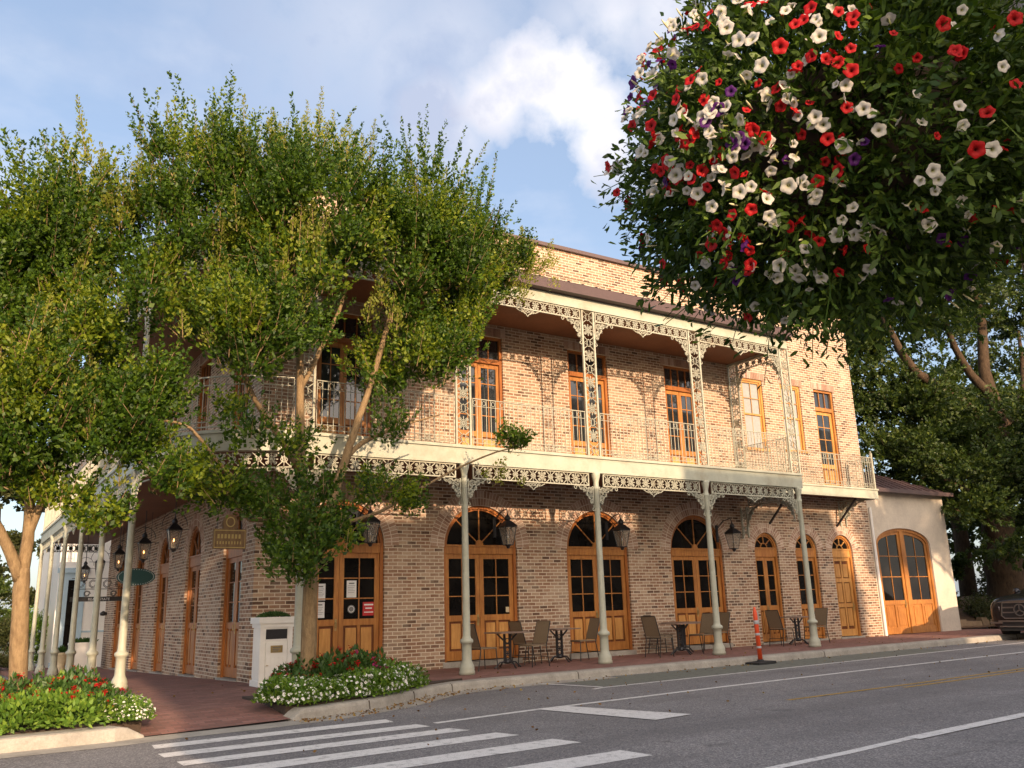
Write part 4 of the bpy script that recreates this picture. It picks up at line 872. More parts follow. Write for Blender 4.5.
# big oak beyond the annex
OL=[(25.36,2.00,7.90,1.94,1.6),(27.81,3.00,12.21,2.12,1.3),(28.42,1.00,13.42,2.05,1.5),(34.77,2.00,12.97,1.83,1.7),(23.9,1.2,5.9,1.3,.9),(25.68,0.00,6.41,1.63,1.2),(33.12,2.00,7.32,1.73,1.4),(25.0,0.00,4.3,1.1,0.7),(26.71,0.00,3.2,1.2,0.5),(31.8,2.00,4.9,1.4,1.2),(25.9,4.00,9.89,0.84,1.6),(32.6,4.00,10.54,1.1,1.1),
 (36.69,3.00,15.61,2.44,2.0),(28.34,4.00,15.0,1.77,1.5),(31.82,2.00,17.19,2.71,1.5),(24.5,4,12,1.5,2.),(23.5,5,8.5,1.3,2.2),(29.4,-.6,5.6,1.5,1.0),(35.5,0,6,1.6,1.6),(34.5,0,9.6,1.5,1.3),(28.0,3,6.2,1.6,1.2),(38,3,10,2.2,2.6),(30.5,4,8.7,.8,.6),(27,6,14,2,2),(24.0,6,15,2,2)]
oakb=(29.3,1.0,0)
q1=[(29.2,1,3.6),(29.7,1,4.9),(30.25,1,6.9),(30.6,1,8.2),(30.5,1.2,10.3),(31.4,1.5,12.6),(31.5,1.5,15.8)]
q2=[(29.9,1,6.1),(29.0,.9,7.3),(27.97,.9,8.6),(26.4,1,9.2),(25.2,1.2,9.9),(24.3,1.3,11.4),(24.0,1.5,12.6)]
q3=[(30.5,1,7.8),(32.3,1,8.9),(34,1.4,10.3),(35.5,2,13)]
q4=[(28.9,1,3.2),(27.8,.6,4.2),(26.2,.2,4.9),(24.8,.4,5.4)]
q5=[(30.2,1.1,9.4),(29.3,1.4,10.6),(28.3,1.4,12.5),(27.6,1.6,14.5)]
tree('live_oak','massive dark oak with heavy spreading limbs beyond the plaster annex','tree',oakb,[(29.3,1,-.2),(29.2,1,1.2),(29.15,1,2.6),(29.25,1,3.9)],
  [(q1,.50,.12),(q2,.32,.07),(q3,.27,.06),(q4,.22,.05),(q5,.2,.05)],OL+[(26.5,3,9.5,1.6,1.6),(29.5,3,9.5,1.3,1.3),(30.2,-.5,4.4,1.1,.5),(25.5,3.5,6.6,1.6,1.5),(32,4,7,1.5,1.5),(28.5,-.8,7.2,1.5,1.2),(30.5,-.9,6.0,1.5,1.1),(27.2,-.6,5.2,1.3,.9),(29.0,-1,4.6,1.2,.6),(31.5,-1,8.3,1.3,1.1),(26.8,2,7.6,1.5,1.2),(33,-1,5.2,1.4,1.2)],7600,31,.66,'leaf_oak',barkm='bark_oak',up=.15,ln=(.45,1.0),per=(17,30),leaf=.20,spread=.9,clump=20,csize=1.0)
# trees and hedge far behind
def lump_tree(name,label,cat,base,h,r,n,seed,leaf=.22,mat='leaf_far',group=None,low=.25):
    t=thing(name,label,cat,base,0,group); rng=np.random.default_rng(seed); L=[]
    for _ in range(9): L.append((rng.normal()*r*.45,rng.normal()*r*.3,h*rng.uniform(low,.85),r*rng.uniform(.35,.6),h*rng.uniform(.12,.2)))
    MB().tube([(0,0,-.5),(.1,0,h*.3),(0,.1,h*.65)],[h*.035,h*.028,h*.012],8,jit=.05).build('trunk','bark_oak',t,True)
    P,D,Sz,_=shoots(L,n,seed,up=.3,ln=(.4,.9),per=(18,30),leaf=leaf,spread=.9,csize=1.2); leaves('crown',P,D,1,mat,t,.6,size_arr=Sz,seed=seed); return t
lump_tree('background_tree','dark bushy tree behind the white picket fence on the left','tree',(-3.2,36,-1.0),13,4.5,1100,41,.34)
lump_tree('background_tree','tall tree seen above and behind the plaster annex roof','tree',(27,16,0),12,5,1000,43,.26,'leaf_oak')
lump_tree('background_tree','tree standing behind the oak trunk','tree',(40,9,0),14,6,1200,44,.32,'leaf_oak')
lump_tree('background_tree','tree past the right edge beyond the parked car','tree',(47,-1.5,0),13,6,900,45,.34,'leaf_oak')
def bush(name,label,base,rx,ry,h,n,leaf,mat,seed,cat='shrub',group=None):
    t=thing(name,label,cat,base,0,group); rng=np.random.default_rng(seed); L=[(rng.uniform(-.6,.6)*rx,rng.uniform(-.6,.6)*ry,h*rng.uniform(.2,.7),rx*.5,h*.35) for _ in range(6)]
    P,D,Sz,_=shoots(L,n,seed,up=.3,ln=(.2,.5),per=(18,30),leaf=leaf,spread=.9); leaves('foliage',P,D,1,mat,t,.6,size_arr=Sz,seed=seed)
    s=MB()
    for k in range(5): a=rng.uniform(0,6); s.tube([(0,0,-.1),(rx*.4*math.cos(a),ry*.4*math.sin(a),h*.6)],[.02,.008],4)
    s.build('stems','bark_oak',t); return t
bush('shrub','brownish shrub on the bank just right of the plaster annex',(25.6,2.2,.15),1.1,.8,1.7,420,.12,'leaf_far',51)
bush('shrub','low shrub at the foot of the oak trunk',(27.3,.9,.15),.9,.6,1.1,300,.11,'leaf_far',52)
bush('shrub','dark shrub on the bank beyond the oak',(31.8,3.0,.2),1.6,1.,2.0,420,.14,'leaf_far',53)
bush('shrub','tall dark shrub between annex and oak, set back',(27.5,6.0,.2),2.2,1.2,3.6,800,.15,'leaf_oak',54)
bush('shrub','broad dark shrub closing the view behind the oak trunk',(34,8.0,.2),3.2,1.6,5.5,1300,.22,'leaf_oak',59)
bush('shrub','dense dark shrub far behind the annex corner',(29.5,10.5,.2),2.8,1.5,5.5,1200,.22,'leaf_oak',60)
bush('shrub','wide shrub beyond the parked car',(40,5.0,.2),3.4,1.6,4.5,1100,.22,'leaf_oak',62)
bush('shrub','shrub by the fence on the side street',(-3.0,24.5,-.55),.9,.8,2.1,500,.12,'leaf_far',55)
bush('shrub','green shrub seen between the far side columns',(-2.2,27,-.6),1.0,1.,2.6,500,.12,'leaf_bed',56)
bush('shrub','reddish low shrub beside the left tree trunk',(-4.6,9.5,-.25),1.0,.8,.9,400,.07,'leaf_far',57)
bush('shrub','dark tall shrub at far left behind the tree trunk',(-4.3,25.5,-.6),1.5,1.2,5.6,1300,.17,'leaf_oak',58)
# low earth bank and stone edging between annex and oak
b=MB(); 
for i in range(24):
    for j in range(8):
        def hz(a,c): return gz(a,0)+.02+min(1.,max(0,(c-.7))*.42)+.05*math.sin(a*2.1)*math.cos(c*3)
        x0,x1=24.1+i*.9,24.1+(i+1)*.9; y0,y1=.4+j*.8,.4+(j+1)*.8; b.add([(x0,y0,hz(x0,y0)),(x1,y0,hz(x1,y0)),(x1,y1,hz(x1,y1)),(x0,y1,hz(x0,y1))],[(0,1,2,3)])
struct(b.build('earth_bank',paint('leaf_litter_earth',(.17,.10,.055),.95,.6,9,bump=.5),smooth=True))
w_=thing('stone_edging','low rough stone edging along the bank past the annex','wall',(24.2,.55,.12)); b=MB(); rr=random.Random(5); x=0
while x<9:
    l=rr.uniform(.35,.7); h=rr.uniform(.22,.36); P=[(x+rr.uniform(0,.05),rr.uniform(-.03,.03),0),(x+l-.02,0,0),(x+l-.03,.3,0),(x+.02,.3,0)]; b.add(P+[(a+rr.uniform(-.02,.03),c+.04*(1 if c<.1 else -1),h) for a,c,_ in P],[(0,1,5,4),(1,2,6,5),(2,3,7,6),(3,0,4,7),(4,5,6,7)]); x+=l
b.build('stones',concrete('edging_stone',(.30,.21,.13)),w_)
rr=random.Random(8)
# ---------------------------------------------------------------- things on the side street
H=thing('white_house','white painted building with pale blue trim past the end of the brick building','building',(0,24,-.55))
b=MB(); b.box(-1.15,9,0,8,-.3,7.2); b.build('wall','white',H)
b=MB(); b.add([(-1.6,-.4,7.2),(9.4,-.4,7.2),(9.4,8.4,7.2),(-1.6,8.4,7.2),(-1.6,4,9.6),(9.4,4,9.6)],[(0,1,5,4),(1,2,5),(2,3,4,5),(3,0,4),(0,3,2,1)]); b.build('roof','roofgrey',H)
b=MB(); b.box(-1.12,-.75,-.04,-.002,.2,3.8); b.box(-.32,-.10,-.04,-.002,.2,3.8); b.box(-.75,-.32,-.04,-.002,3.5,3.8); b.box(-1.2,.0,-.10,-.002,.0,.2); b.box(-1.2,.0,-.12,-.002,3.8,4.0); o=b.build('window','blue',H); MB().box(-.75,-.32,-.02,-.004,.2,3.5).build('pane','glass',o)
b=MB(); b.box(-.1,2.2,-.03,-.002,1.35,1.42); b.build('trim','blue',H)
o=thing('picket_fence','white picket fence far down the side street at the left edge','fence',(-11.3,23,-.55)); b=MB()
for k in range(56): 
    x=k*.145; b.prism([(x,.05),(x+.085,.05),(x+.085,1.15),(x+.043,1.25),(x,1.15)],lambda u,v,z:(u,v,z),0,.02)
b.box(0,8.1,.022,.06,.3,.38); b.box(0,8.1,.022,.06,.9,.98); b.build('pickets','white',o)
# parcel of wall past the house front
o=thing('planter_box','white rectangular planter against the far brick pier on the side street','planter',(-1.2,17.4,gz(0,17.4))); b=MB(); b.box(0,.9,0,.5,0,.85); b.box(-.03,.93,-.03,.53,.85,.93); b.build('box','white',o)
rng=np.random.default_rng(3); n=260; P=np.stack([rng.uniform(.05,.85,n),rng.uniform(.05,.45,n),np.full(n,.93)],1); D=rng.normal(size=(n,3))*.4+np.array([0,0,.6]); leaves('plants',P,D,.16,'leaf_dark',o,.4)
o=thing('plant_urn','small cream urn standing by the last side column','urn',(-1.75,14.6,gz(0,14.6))); MB().lathe([(.16,0),(.18,.1),(.12,.2),(.24,.55),(.27,.62),(.25,.64)],n=16).build('bowl','signcream',o,True); 
n=120; D=rng.normal(size=(n,3))*.5+np.array([0,0,.7]); leaves('plants',np.zeros((n,3))+np.array([0,0,.62]),D,.22,'leaf_dark',o,.35)
# far building across the side street (left background)
# ---------------------------------------------------------------- lanterns
def lantern_proto(label,loc,group,lit_=True):
    t=thing('lantern',label,'lantern',loc,0,group)
    b=MB()
    # tapered cage, hood and finial: wide at the shoulder, narrow at the foot
    lo,hi=.085,.15
    for sx in (-1,1):
        for sy in (-1,1): b.bar((sx*lo,sy*lo,0),(sx*hi,sy*hi,.42),.014,.014)
    for z,r in ((0,lo),(.42,hi)):
        b.bar((-r,-r,z),(r,-r,z),.018,.018); b.bar((r,-r,z),(r,r,z),.018,.018); b.bar((r,r,z),(-r,r,z),.018,.018); b.bar((-r,r,z),(-r,-r,z),.018,.018)
    b.add([(-.175,-.175,.43),(.175,-.175,.43),(.175,.175,.43),(-.175,.175,.43),(-.06,-.06,.56),(.06,-.06,.56),(.06,.06,.56),(-.06,.06,.56)],[(0,1,5,4),(1,2,6,5),(2,3,7,6),(3,0,4,7),(4,5,6,7),(0,3,2,1)])
    b.lathe([(.05,.56),(.075,.60),(.06,.66),(.02,.70),(.012,.74)],n=10); b.lathe([(.03,-.08),(.05,-.03),(.09,0)],n=8)
    b.build('cage','black',t)
    g=MB(); r0,r1=.080,.143; g.add([(-r0,-r0,.012),(r0,-r0,.012),(r0,r0,.012),(-r0,r0,.012),(-r1,-r1,.41),(r1,-r1,.41),(r1,r1,.41),(-r1,r1,.41)],[(0,1,5,4),(1,2,6,5),(2,3,7,6),(3,0,4,7)]); g.build('pane','lglass',t)
    f=MB(); f.lathe([(.012,.02),(.012,.13),(.02,.14),(.02,.15)],n=8); fb=f.build('burner','brass',t); MB().lathe([(.001,.15),(.014,.17),(.016,.19),(.008,.22),(.001,.235)],n=8).build('flame' if lit_ else 'mantle','flame' if lit_ else 'paper',fb,True)
    return t
zl=2.66
LP=lantern_proto('black gas lantern hanging right of the second arched front door',(5.62,-.62,zl),'gas lanterns along the main front',False); LP.scale=(.98,.98,.98)
def arm(t,F,u0=0):
    pass
la=[((2.22,-.62,zl),'black gas lantern hanging in front of the corner door behind the tree'),((8.98,-.62,zl),'black gas lantern beside the third arched front door behind the second column'),((12.9,-.62,zl),'black gas lantern right of the fourth arched door near the lace bracket')]
# scroll wall arm is part of each lantern
b=MB(); b.tube([(0,.62,.30),(0,.55,.62),(0,.30,.80),(0,.05,.84),(0,0,.74)],.011,6); b.tube([(0,.62,.62),(0,.35,.79)],.008,6); b.box(-.04,.04,.585,.615,.22,.70); b.build('wall_arm','black',LP)
for loc,lab in la: dup(LP,loc,0,lab,'gas lanterns along the main front')
LH=lantern_proto('black gas lantern on the side gallery ceiling nearest the corner',(-1.05,2.5,2.72),'gas lanterns hanging along the side street gallery'); LH.scale=(.88,.88,.95)
b=MB(); b.tube([(-.0,0,.74),(0,0,1.28)],.012,6)
arc=[(.30*math.cos(PI*k/12),.72-.28+.30*math.sin(PI*k/12)+.10) for k in range(13)]
b.ribbon([(x,z) for x,z in arc],lambda u,v,z:(u,v,z),.014,-.007,.007); b.bar((-.36,0,.44),(.36,0,.44),.012,.012); b.build('hanger','black',LH)
for (x,y,lab) in ((-1.05,5.9,'black gas lantern hanging over the side pavement, second from the corner'),(-1.05,9.6,'black gas lantern hanging behind the oval teal sign'),(-1.05,13.2,'black gas lantern hanging before the white house wall'),(-1.05,16.6,'last black gas lantern down the side gallery')):
    dup(LH,(x,y,2.72-.023*(y-2.5)*.3),0,lab,'gas lanterns hanging along the side street gallery')
# flood lamps on the pier
o=thing('wall_lamp','small round black wall fitting on the far brick pier','wall fitting',(0,18.2,1.5)); MB().lathe([(.001,-.08),(.1,-.06),(.12,.02),(.05,.08),(.001,.1)],(-.12,0,0),10).build('shade','black',o,True); MB().box(-.05,0,-.05,.05,-.05,.05).build('bracket','black',o)
# ---------------------------------------------------------------- signs
SG=thing('hanging_sign','weathered wooden hanging sign with rounded crest on the side wall nearest the corner','sign',(-.66,-.55,2.50)); SG.scale=(.78,1,.9)

SF=lambda u,v,z:(u,-v,z)
b=MB(); b.box(-.40,.40,-.03,.03,0,.42,SF); b.prism([(-.17,.42),(-.20,.52),(-.15,.66),(-.06,.73),(.06,.73),(.15,.66),(.20,.52),(.17,.42)],SF,-.03,.03); b.build('board','signwood',SG)
b=MB(); b.ribbon([(-.37,.03),(.37,.03),(.37,.39),(-.37,.39)],SF,.02,.031,.036,closed=True)
for k in range(7): b.box(-.30+.085*k,-.25+.085*k,.031,.037,.22,.31,SF); 
for k in range(9): b.box(-.31+.07*k,-.28+.07*k,.031,.037,.10,.16,SF)
b.ribbon([(.10*math.cos(2*PI*k/14),.57+.10*math.sin(2*PI*k/14)) for k in range(14)],SF,.025,.031,.037,closed=True); b.build('relief','gold',SG)
b=MB(); b.tube([(-.45,0,.92),(.62,0,.92)],.015,6); b.tube([(-.3,0,.42),(-.3,0,.92)],.006,5); b.tube([(.3,0,.42),(.3,0,.92)],.006,5); b.build('bracket_arm','black',SG)
OV=thing('oval_sign','dark teal oval sign with dotted edge hanging under the side gallery','sign',(-1.0,7.0,2.10)); b=MB()
pts=[(.47*math.cos(2*PI*k/28),.22+.22*math.sin(2*PI*k/28)) for k in range(28)]; b.prism(pts,SF,-.02,.02); b.build('board','teal',OV)
b=MB()
for k in range(44): a=2*PI*k/44; x,z=.43*math.cos(a),.22+.19*math.sin(a); b.box(x-.008,x+.008,.021,.025,z-.008,z+.008,SF)
b.build('dotted_edge','paper',OV); b=MB(); b.tube([(-.3,0,.38),(-.3,0,1.9)],.006,5); b.tube([(.3,0,.38),(.3,0,1.9)],.006,5); b.build('hanger_rod','black',OV)
SC=thing('scroll_sign','black hanging sign in a wrought iron scroll frame before the white house','sign',(-1.05,12.4,1.9)); b=MB()
b.bar((-.85,0,.0),(.75,0,.0),.03,.14); b.bar((-.85,0,.62),(.75,0,.62),.02,.02); b.bar((-.85,0,.3),(.75,0,.3),.02,.02)
for (cx_,cz,r) in ((-.6,.45,.14),(-.25,.45,.14),(.15,.45,.14),(.5,.45,.14),(-.4,.16,.1),(.35,.16,.1)): b.ribbon([(cx_+r*(1-.5*k/14)*math.cos(4*PI*k/14),cz+r*(1-.5*k/14)*math.sin(4*PI*k/14)) for k in range(15)],SF,.018,-.008,.008)
b.tube([(-.5,0,.62),(-.5,0,2.2)],.008,5); b.tube([(.5,0,.62),(.5,0,2.2)],.008,5); b.build('frame','black',SC)
cu=bpy.data.curves.new('lettering','FONT'); cu.body='REAL ESTATE'; cu.size=.105; cu.extrude=.002; cu.align_x='CENTER'; to=bpy.data.objects.new('lettering',cu); COL.objects.link(to); 
dg=bpy.context.evaluated_depsgraph_get(); me=bpy.data.meshes.new_from_object(to.evaluated_get(dg)); bpy.data.objects.remove(to); o=bpy.data.objects.new('lettering',me); COL.objects.link(o); me.materials.clear(); me.materials.append(M['paper']); o.parent=SC; o.rotation_euler=(PI/2,0,0); o.location=(-.05,-.018,-.04)
# ---------------------------------------------------------------- white litter cabinet
X=thing('litter_cabinet','white panelled wooden litter cabinet with a planted top by the corner wall','litter bin',(.08,-1.1,.002)); X.scale=(1.1,1.1,1.03)
b=MB(); b.box(-.29,.29,-.24,.24,0,.10); b.box(-.26,.26,-.21,.21,.10,1.0); b.box(-.285,.285,-.235,.235,1.0,1.07); b.box(-.31,.31,-.26,.26,1.07,1.18); b.box(-.27,-.19,-.222,-.21,.10,1.0); b.box(.19,.27,-.222,-.21,.10,1.0)
b.box(-.275,-.26,-.2,-.16,.1,1.0); 
for k in range(9): b.box(-.268,-.26,-.19+.045*k,-.155+.045*k,.14,.98)
b.build('cabinet','white',X)
b=MB(); b.box(-.18,.18,-.232,-.212,.14,.74); b.build('cabinet_door','white',X)
b=MB(); 
for k in range(5): b.box(-.165+.068*k,-.108+.068*k,-.237,-.232,.17,.50)
b.build('door_board','white',X)
MB().box(-.18,.18,-.216,-.209,.80,.97).build('slot','black',X); MB().box(-.185,.185,-.222,-.212,.775,.80).build('slot_sill','white',X)
pl=MB().box(-.10,.10,-.243,-.238,.57,.69).build('nameplate','brass',X); b=MB(); 
for k in range(3): b.box(-.07,.07-.02*k,-.2445,-.243,.65-.03*k,.662-.03*k)
b.build('engraving','grey',pl); MB().lathe([(.02,0),(.02,.01)],(-.15,-.24,.35),8).build('knob','brass',X)
rng=np.random.default_rng(5); n=2600; u=rng.uniform(-1,1,(n,2)); hgt=.10*np.sqrt(np.clip(1-u[:,0]**2*.8-u[:,1]**2*.5,0,1)); P=np.stack([u[:,0]*.24,u[:,1]*.2,1.17+hgt*rng.uniform(.2,1,n)],1); leaves('moss_plants',P,rng.normal(size=(n,3))*.6+np.array([0,0,.6]),.035,'leaf_dark',X,.4)
# ---------------------------------------------------------------- flower beds
def flower(b_,p,nrm,r,k=5): pass
def blossoms(name,pts,r,mat,par,seed,k=5):
    """small five lobed flowers facing outwards"""
    rng=np.random.default_rng(seed); V=[];Fc=[];A=[]
    for (p,nn) in pts:
        nn=Vector(nn)+Vector(rng.normal(size=3)*.35); nn.normalize(); a=nn.cross(Vector((.3,.2,1)));
        if a.length<.1: a=nn.cross(Vector((1,0,0)))
        a.normalize(); c=nn.cross(a); R=r*rng.uniform(.75,1.2); m=k*2; b0=len(V); V.append(tuple(Vector(p)-nn*R*.15)); A.append(0.)
        for j in range(m):
            t=2*PI*j/m; q=R*(1 if j%2 else .78); V.append(tuple(Vector(p)+(a*math.cos(t)+c*math.sin(t))*q+nn*R*.12)); A.append(1.)
        Fc+=[(b0,b0+1+j,b0+1+(j+1)%m) for j in range(m)]
    me=bpy.data.meshes.new(name); me.from_pydata(V,[],Fc); at=me.attributes.new('rr','FLOAT','POINT'); at.data.foreach_set('value',A); me.materials.append(M[mat]); o=bpy.data.objects.new(name,me); COL.objects.link(o); o.parent=par; return o
def bedplant(name,label,cat,h,r,nl,leaf,lm,fl,nf,fr_,seed,group,loc):
    t=thing(name,label,cat,loc,0,group); rng=np.random.default_rng(seed)
    d=rng.normal(size=(nl,3)); d[:,2]=np.abs(d[:,2]); d/=np.linalg.norm(d,axis=1,keepdims=True); lump=1+.22*np.sin(d[:,0]*5+seed)*np.cos(d[:,1]*4+1); rr_=rng.uniform(.25,1,(nl,1))**.4*lump[:,None]
    P=d*np.array([r,r,h])*rr_; leaves('foliage',P,d+rng.normal(size=(nl,3))*.5+np.array([0,0,.25]),leaf,lm,t,.5,seed=seed)
    b=MB()
    for k in range(6): a=k*1.05; b.tube([(0,0,-.02),(r*.5*math.cos(a),r*.5*math.sin(a),h*.7)],[.008,.004],4)
    b.build('stems','leaf_dark',t)
    d=rng.normal(size=(nf,3)); d[:,2]=np.abs(d[:,2])*1.0+.1; d/=np.linalg.norm(d,axis=1,keepdims=True); 
    pts=[]
    for q in d:
        lp=1+.22*math.sin(q[0]*5+seed)*math.cos(q[1]*4+1); c=Vector((q[0]*r*lp*1.02,q[1]*r*lp*1.02,q[2]*h*lp*1.04))
        if fl[:2]=='pw': pts.append((c,q))
        else:
            for _ in range(12): pts.append((c+Vector(rng.normal(size=3)*.022),(q[0]*.5,q[1]*.5,1)))
    blossoms('blossoms',pts,fr_,fl,t,seed); return t
g1='low white flowering plants along the kerb of the bed by the litter cabinet'; g2='taller dark plants with red flower heads in the bed by the litter cabinet'
WP=bedplant('white_vinca','low plant covered in small white flowers in the bed by the litter cabinet','flowering plant',.30,.38,1700,.06,'leaf_bed','pwb',110,.027,61,g1,(-.98,-5.0,.08))
wsp=[(-.95,-4.75,.75),(-.72,-5.15,.85),(-.35,-5.0,.85),(-.85,-5.3,.7),(-.45,-4.7,.9),(.12,-4.85,.95),(.45,-4.72,1.0),(.75,-4.5,1.0),(.95,-4.2,1.15),(1.3,-4.0,1.0),(1.55,-3.8,.9),(1.2,-3.8,1.1),(.55,-4.35,.8)]
for i,(x,y,s) in enumerate(wsp): o=dup(WP,(x,y,.06),rr.uniform(0,6),group=g1,scale=(s,s,s*rr.uniform(.9,1.15)))
DP=bedplant('red_pentas','dark plant with red flower heads in the bed beside the litter cabinet','flowering plant',.50,.40,1300,.085,'leaf_dark','pr',22,.019,71,g2,(-.35,-4.1,.06))
for i,(x,y,s) in enumerate([(-.62,-4.55,.7),(-.1,-4.5,.95),(.15,-3.9,1.05),(.7,-3.75,1.05),(1.1,-3.6,.95),(-.05,-3.6,1.05),(.5,-4.2,.95),(-.75,-4.2,.7)]): dup(DP,(x,y,.05),rr.uniform(0,6),group=g2,scale=(s,s,s))
MP=bedplant('magenta_pentas','dark plant with magenta flower heads in the bed by the litter cabinet','flowering plant',.52,.34,900,.08,'leaf_dark','pm',20,.018,72,None,(.62,-4.15,.06))
g3='white flowering plants edging the bed under the left tree'; g4='red flowered plants filling the bed under the left tree'
for i,(x,y,s) in enumerate([(-3.1,-5.3,.85),(-3.15,-4.8,.8),(-3.25,-4.3,.75),(-3.05,-5.6,.6)]): dup(WP,(x,y,.06),rr.uniform(0,6),'low white flowered plant at the right end of the bed under the left tree',g3,(s,s,s*.9))
LPn=bedplant('green_bedding','yellow green leafy bedding plant in the front of the bed under the left tree','bedding plant',.34,.42,1500,.07,'leaf_bed','pr',6,.018,73,'leafy plants along the front of the left bed',(-3.7,-5.45,.04))
for i,(x,y,s) in enumerate([(-4.3,-5.4,1),(-4.9,-5.45,1),(-5.5,-5.4,1),(-6.1,-5.3,1.1),(-4.0,-4.9,1),(-4.7,-4.8,1.05),(-5.4,-4.8,1.1),(-5.9,-4.6,1.1),(-4.1,-3.6,1.05),(-4.9,-3.7,1.1),(-3.6,-3.3,1.),(-4.4,-2.6,1.1),(-3.5,-2.2,1.1),(-5.2,-2.7,1.1)]): dup(LPn,(x,y,.04),rr.uniform(0,6),group='leafy plants along the front of the left bed',scale=(s,s,s))
for i,(x,y,s) in enumerate([(-3.5,-4.6,.8),(-3.6,-4.0,.95),(-4.35,-4.45,.9),(-5.1,-4.3,.9),(-3.45,-3.7,.9),(-3.2,-2.9,.8),(-4.6,-5.15,.75),(-3.25,-5.0,.7),(-3.9,-2.9,.8)]): dup(DP,(x,y,.04),rr.uniform(0,6),'plant with red flower heads in the bed under the left tree',g4,(s,s,s))
# ---------------------------------------------------------------- cafe tables and chairs
def cafe_table(label,loc):
    t=thing('cafe_table',label,'table',loc,0,'cafe tables on the front pavement'); b=MB(); b.box(-.36,.36,-.36,.36,.715,.74); b.build('table_top','table',t)
    b=MB()
    for s in (-1,1):
        b.bar((s*.07,0,.10),(s*.07,0,.70),.03,.05); b.bar((s*.07,0,.55),(s*.25,0,.705),.02,.03)
        b.tube([(s*.05,0,.14),(s*.2,.0,.12),(s*.30,0,.03),(s*.33,0,.015)],.016,6); b.tube([(0,s*.05,.14),(0,s*.2,.12),(0,s*.30,.03),(0,s*.33,.015)],.016,6)
    b.bar((-.07,0,.3),(.07,0,.3),.02,.04); b.bar((-.07,0,.5),(.07,0,.5),.02,.04); b.lathe([(.06,.09),(.09,.12),(.06,.17)],n=8)
    for z in (.22,.38,.56): b.ribbon([(.05*math.cos(2*PI*k/8),z+.05*math.sin(2*PI*k/8)) for k in range(8)],SF,.015,-.012,.012,closed=True)
    b.build('pedestal','black',t); return t
TB=cafe_table('square cafe table in front of the second arched door',(5.10,-1.30,gz(5,0)))
dup(TB,(6.80,-.82,gz(7.2,0)),.05,'square cafe table between the second and third arched doors'); dup(TB,(10.02,-1.35,gz(10.2,0)),-.05,'square cafe table just left of the third front column'); dup(TB,(10.75,-.65,gz(11.3,0)),.05,'square cafe table against the fourth arched door'); dup(TB,(14.72,-.95,gz(14.2,0)),0,'square cafe table behind the rightmost front column')
def cafe_chair(label,loc,rz):
    t=thing('cafe_chair',label,'chair',loc,rz,'woven cafe chairs on the front pavement')   # faces +x
    b=MB(); b.box(-.20,.22,-.22,.22,.43,.455); b.build('seat','seat',t)
    b=MB(); b.add([(-.20,-.21,.47),(-.20,.21,.47),(-.34,.20,.93),(-.34,-.20,.93),(-.215,-.21,.465),(-.215,.21,.465),(-.355,.20,.925),(-.355,-.20,.925)],[(0,1,2,3),(7,6,5,4),(0,4,5,1),(1,5,6,2),(2,6,7,3),(3,7,4,0)]); b.build('backrest','seat',t)
    for s in (-1,1):
        MB().tube([(.20,s*.21,.43),(.23,s*.225,0)],.011,6).build('leg','black',t)
        b=MB(); b.tube([(-.35,s*.21,.93),(-.21,s*.22,.46),(-.20,s*.22,.40),(-.27,s*.225,0)],.011,6); b.build('leg','black',t)
    b=MB(); b.tube([(.21,-.21,.43),(.21,.21,.43)],.01,6); b.tube([(-.2,-.21,.43),(-.2,.21,.43)],.01,6); b.tube([(.22,-.22,.2),(.22,.22,.2)],.007,5); b.tube([(-.24,-.22,.2),(-.24,.22,.2)],.007,5); b.tube([(-.35,-.2,.93),(-.35,.2,.93)],.011,6); b.build('frame','black',t); return t
CH=cafe_chair('woven brown chair just right of the second front column',(4.45,-1.35,gz(4,0)),.1)
for x,y,a,lab in ((5.68,-1.4,PI+.15,'woven brown chair right of the table at the second arched door'),(6.05,-.62,.1,'woven brown chair tucked behind, left of the table between doors'),(7.5,-.80,PI-.1,'woven brown chair at the left leaf of the third arched door'),
    (9.2,-1.5,.15,'woven brown chair leftmost of the group by the third column'),(10.25,-.4,-.3,'woven brown chair near the fourth door behind the table by the third column'),(10.72,-1.35,PI+.1,'woven brown chair directly left of the third column facing the table'),(11.75,-.82,PI-.1,'woven brown chair just right of the third column'),
    (14.0,-1.02,.05,'woven brown chair left of the table by the rightmost column'),(15.5,-.92,PI,'woven brown chair behind the rightmost column')):
    dup(CH,(x,y,gz(x,0)),a,lab)
# ---------------------------------------------------------------- orange delineator post
o=thing('delineator_post','orange tubular traffic post with grey bands and a black base at the kerb','traffic post',(9.98,-3.86,rz_(9.98,-3.9)+.004),0); o.rotation_euler=(0,rad(-2),0)
b=MB(); b.box(-.27,.27,-.2,.2,0,.05); b.lathe([(.09,.05),(.06,.10)],n=10); b.build('base','rubber',o); b=MB(); b.lathe([(.05,.08),(.047,1.06),(.038,1.12),(.026,1.15),(.026,1.20)],n=16); b.build('tube','orange',o,True)
b=MB(); 
for z0,z1 in ((.33,.375),(.60,.65),(.84,.92)): b.lathe([(.0515,z0),(.052,z0+.002),(.052,z1)],n=16)
b.build('reflective_band','reflect',o,True)
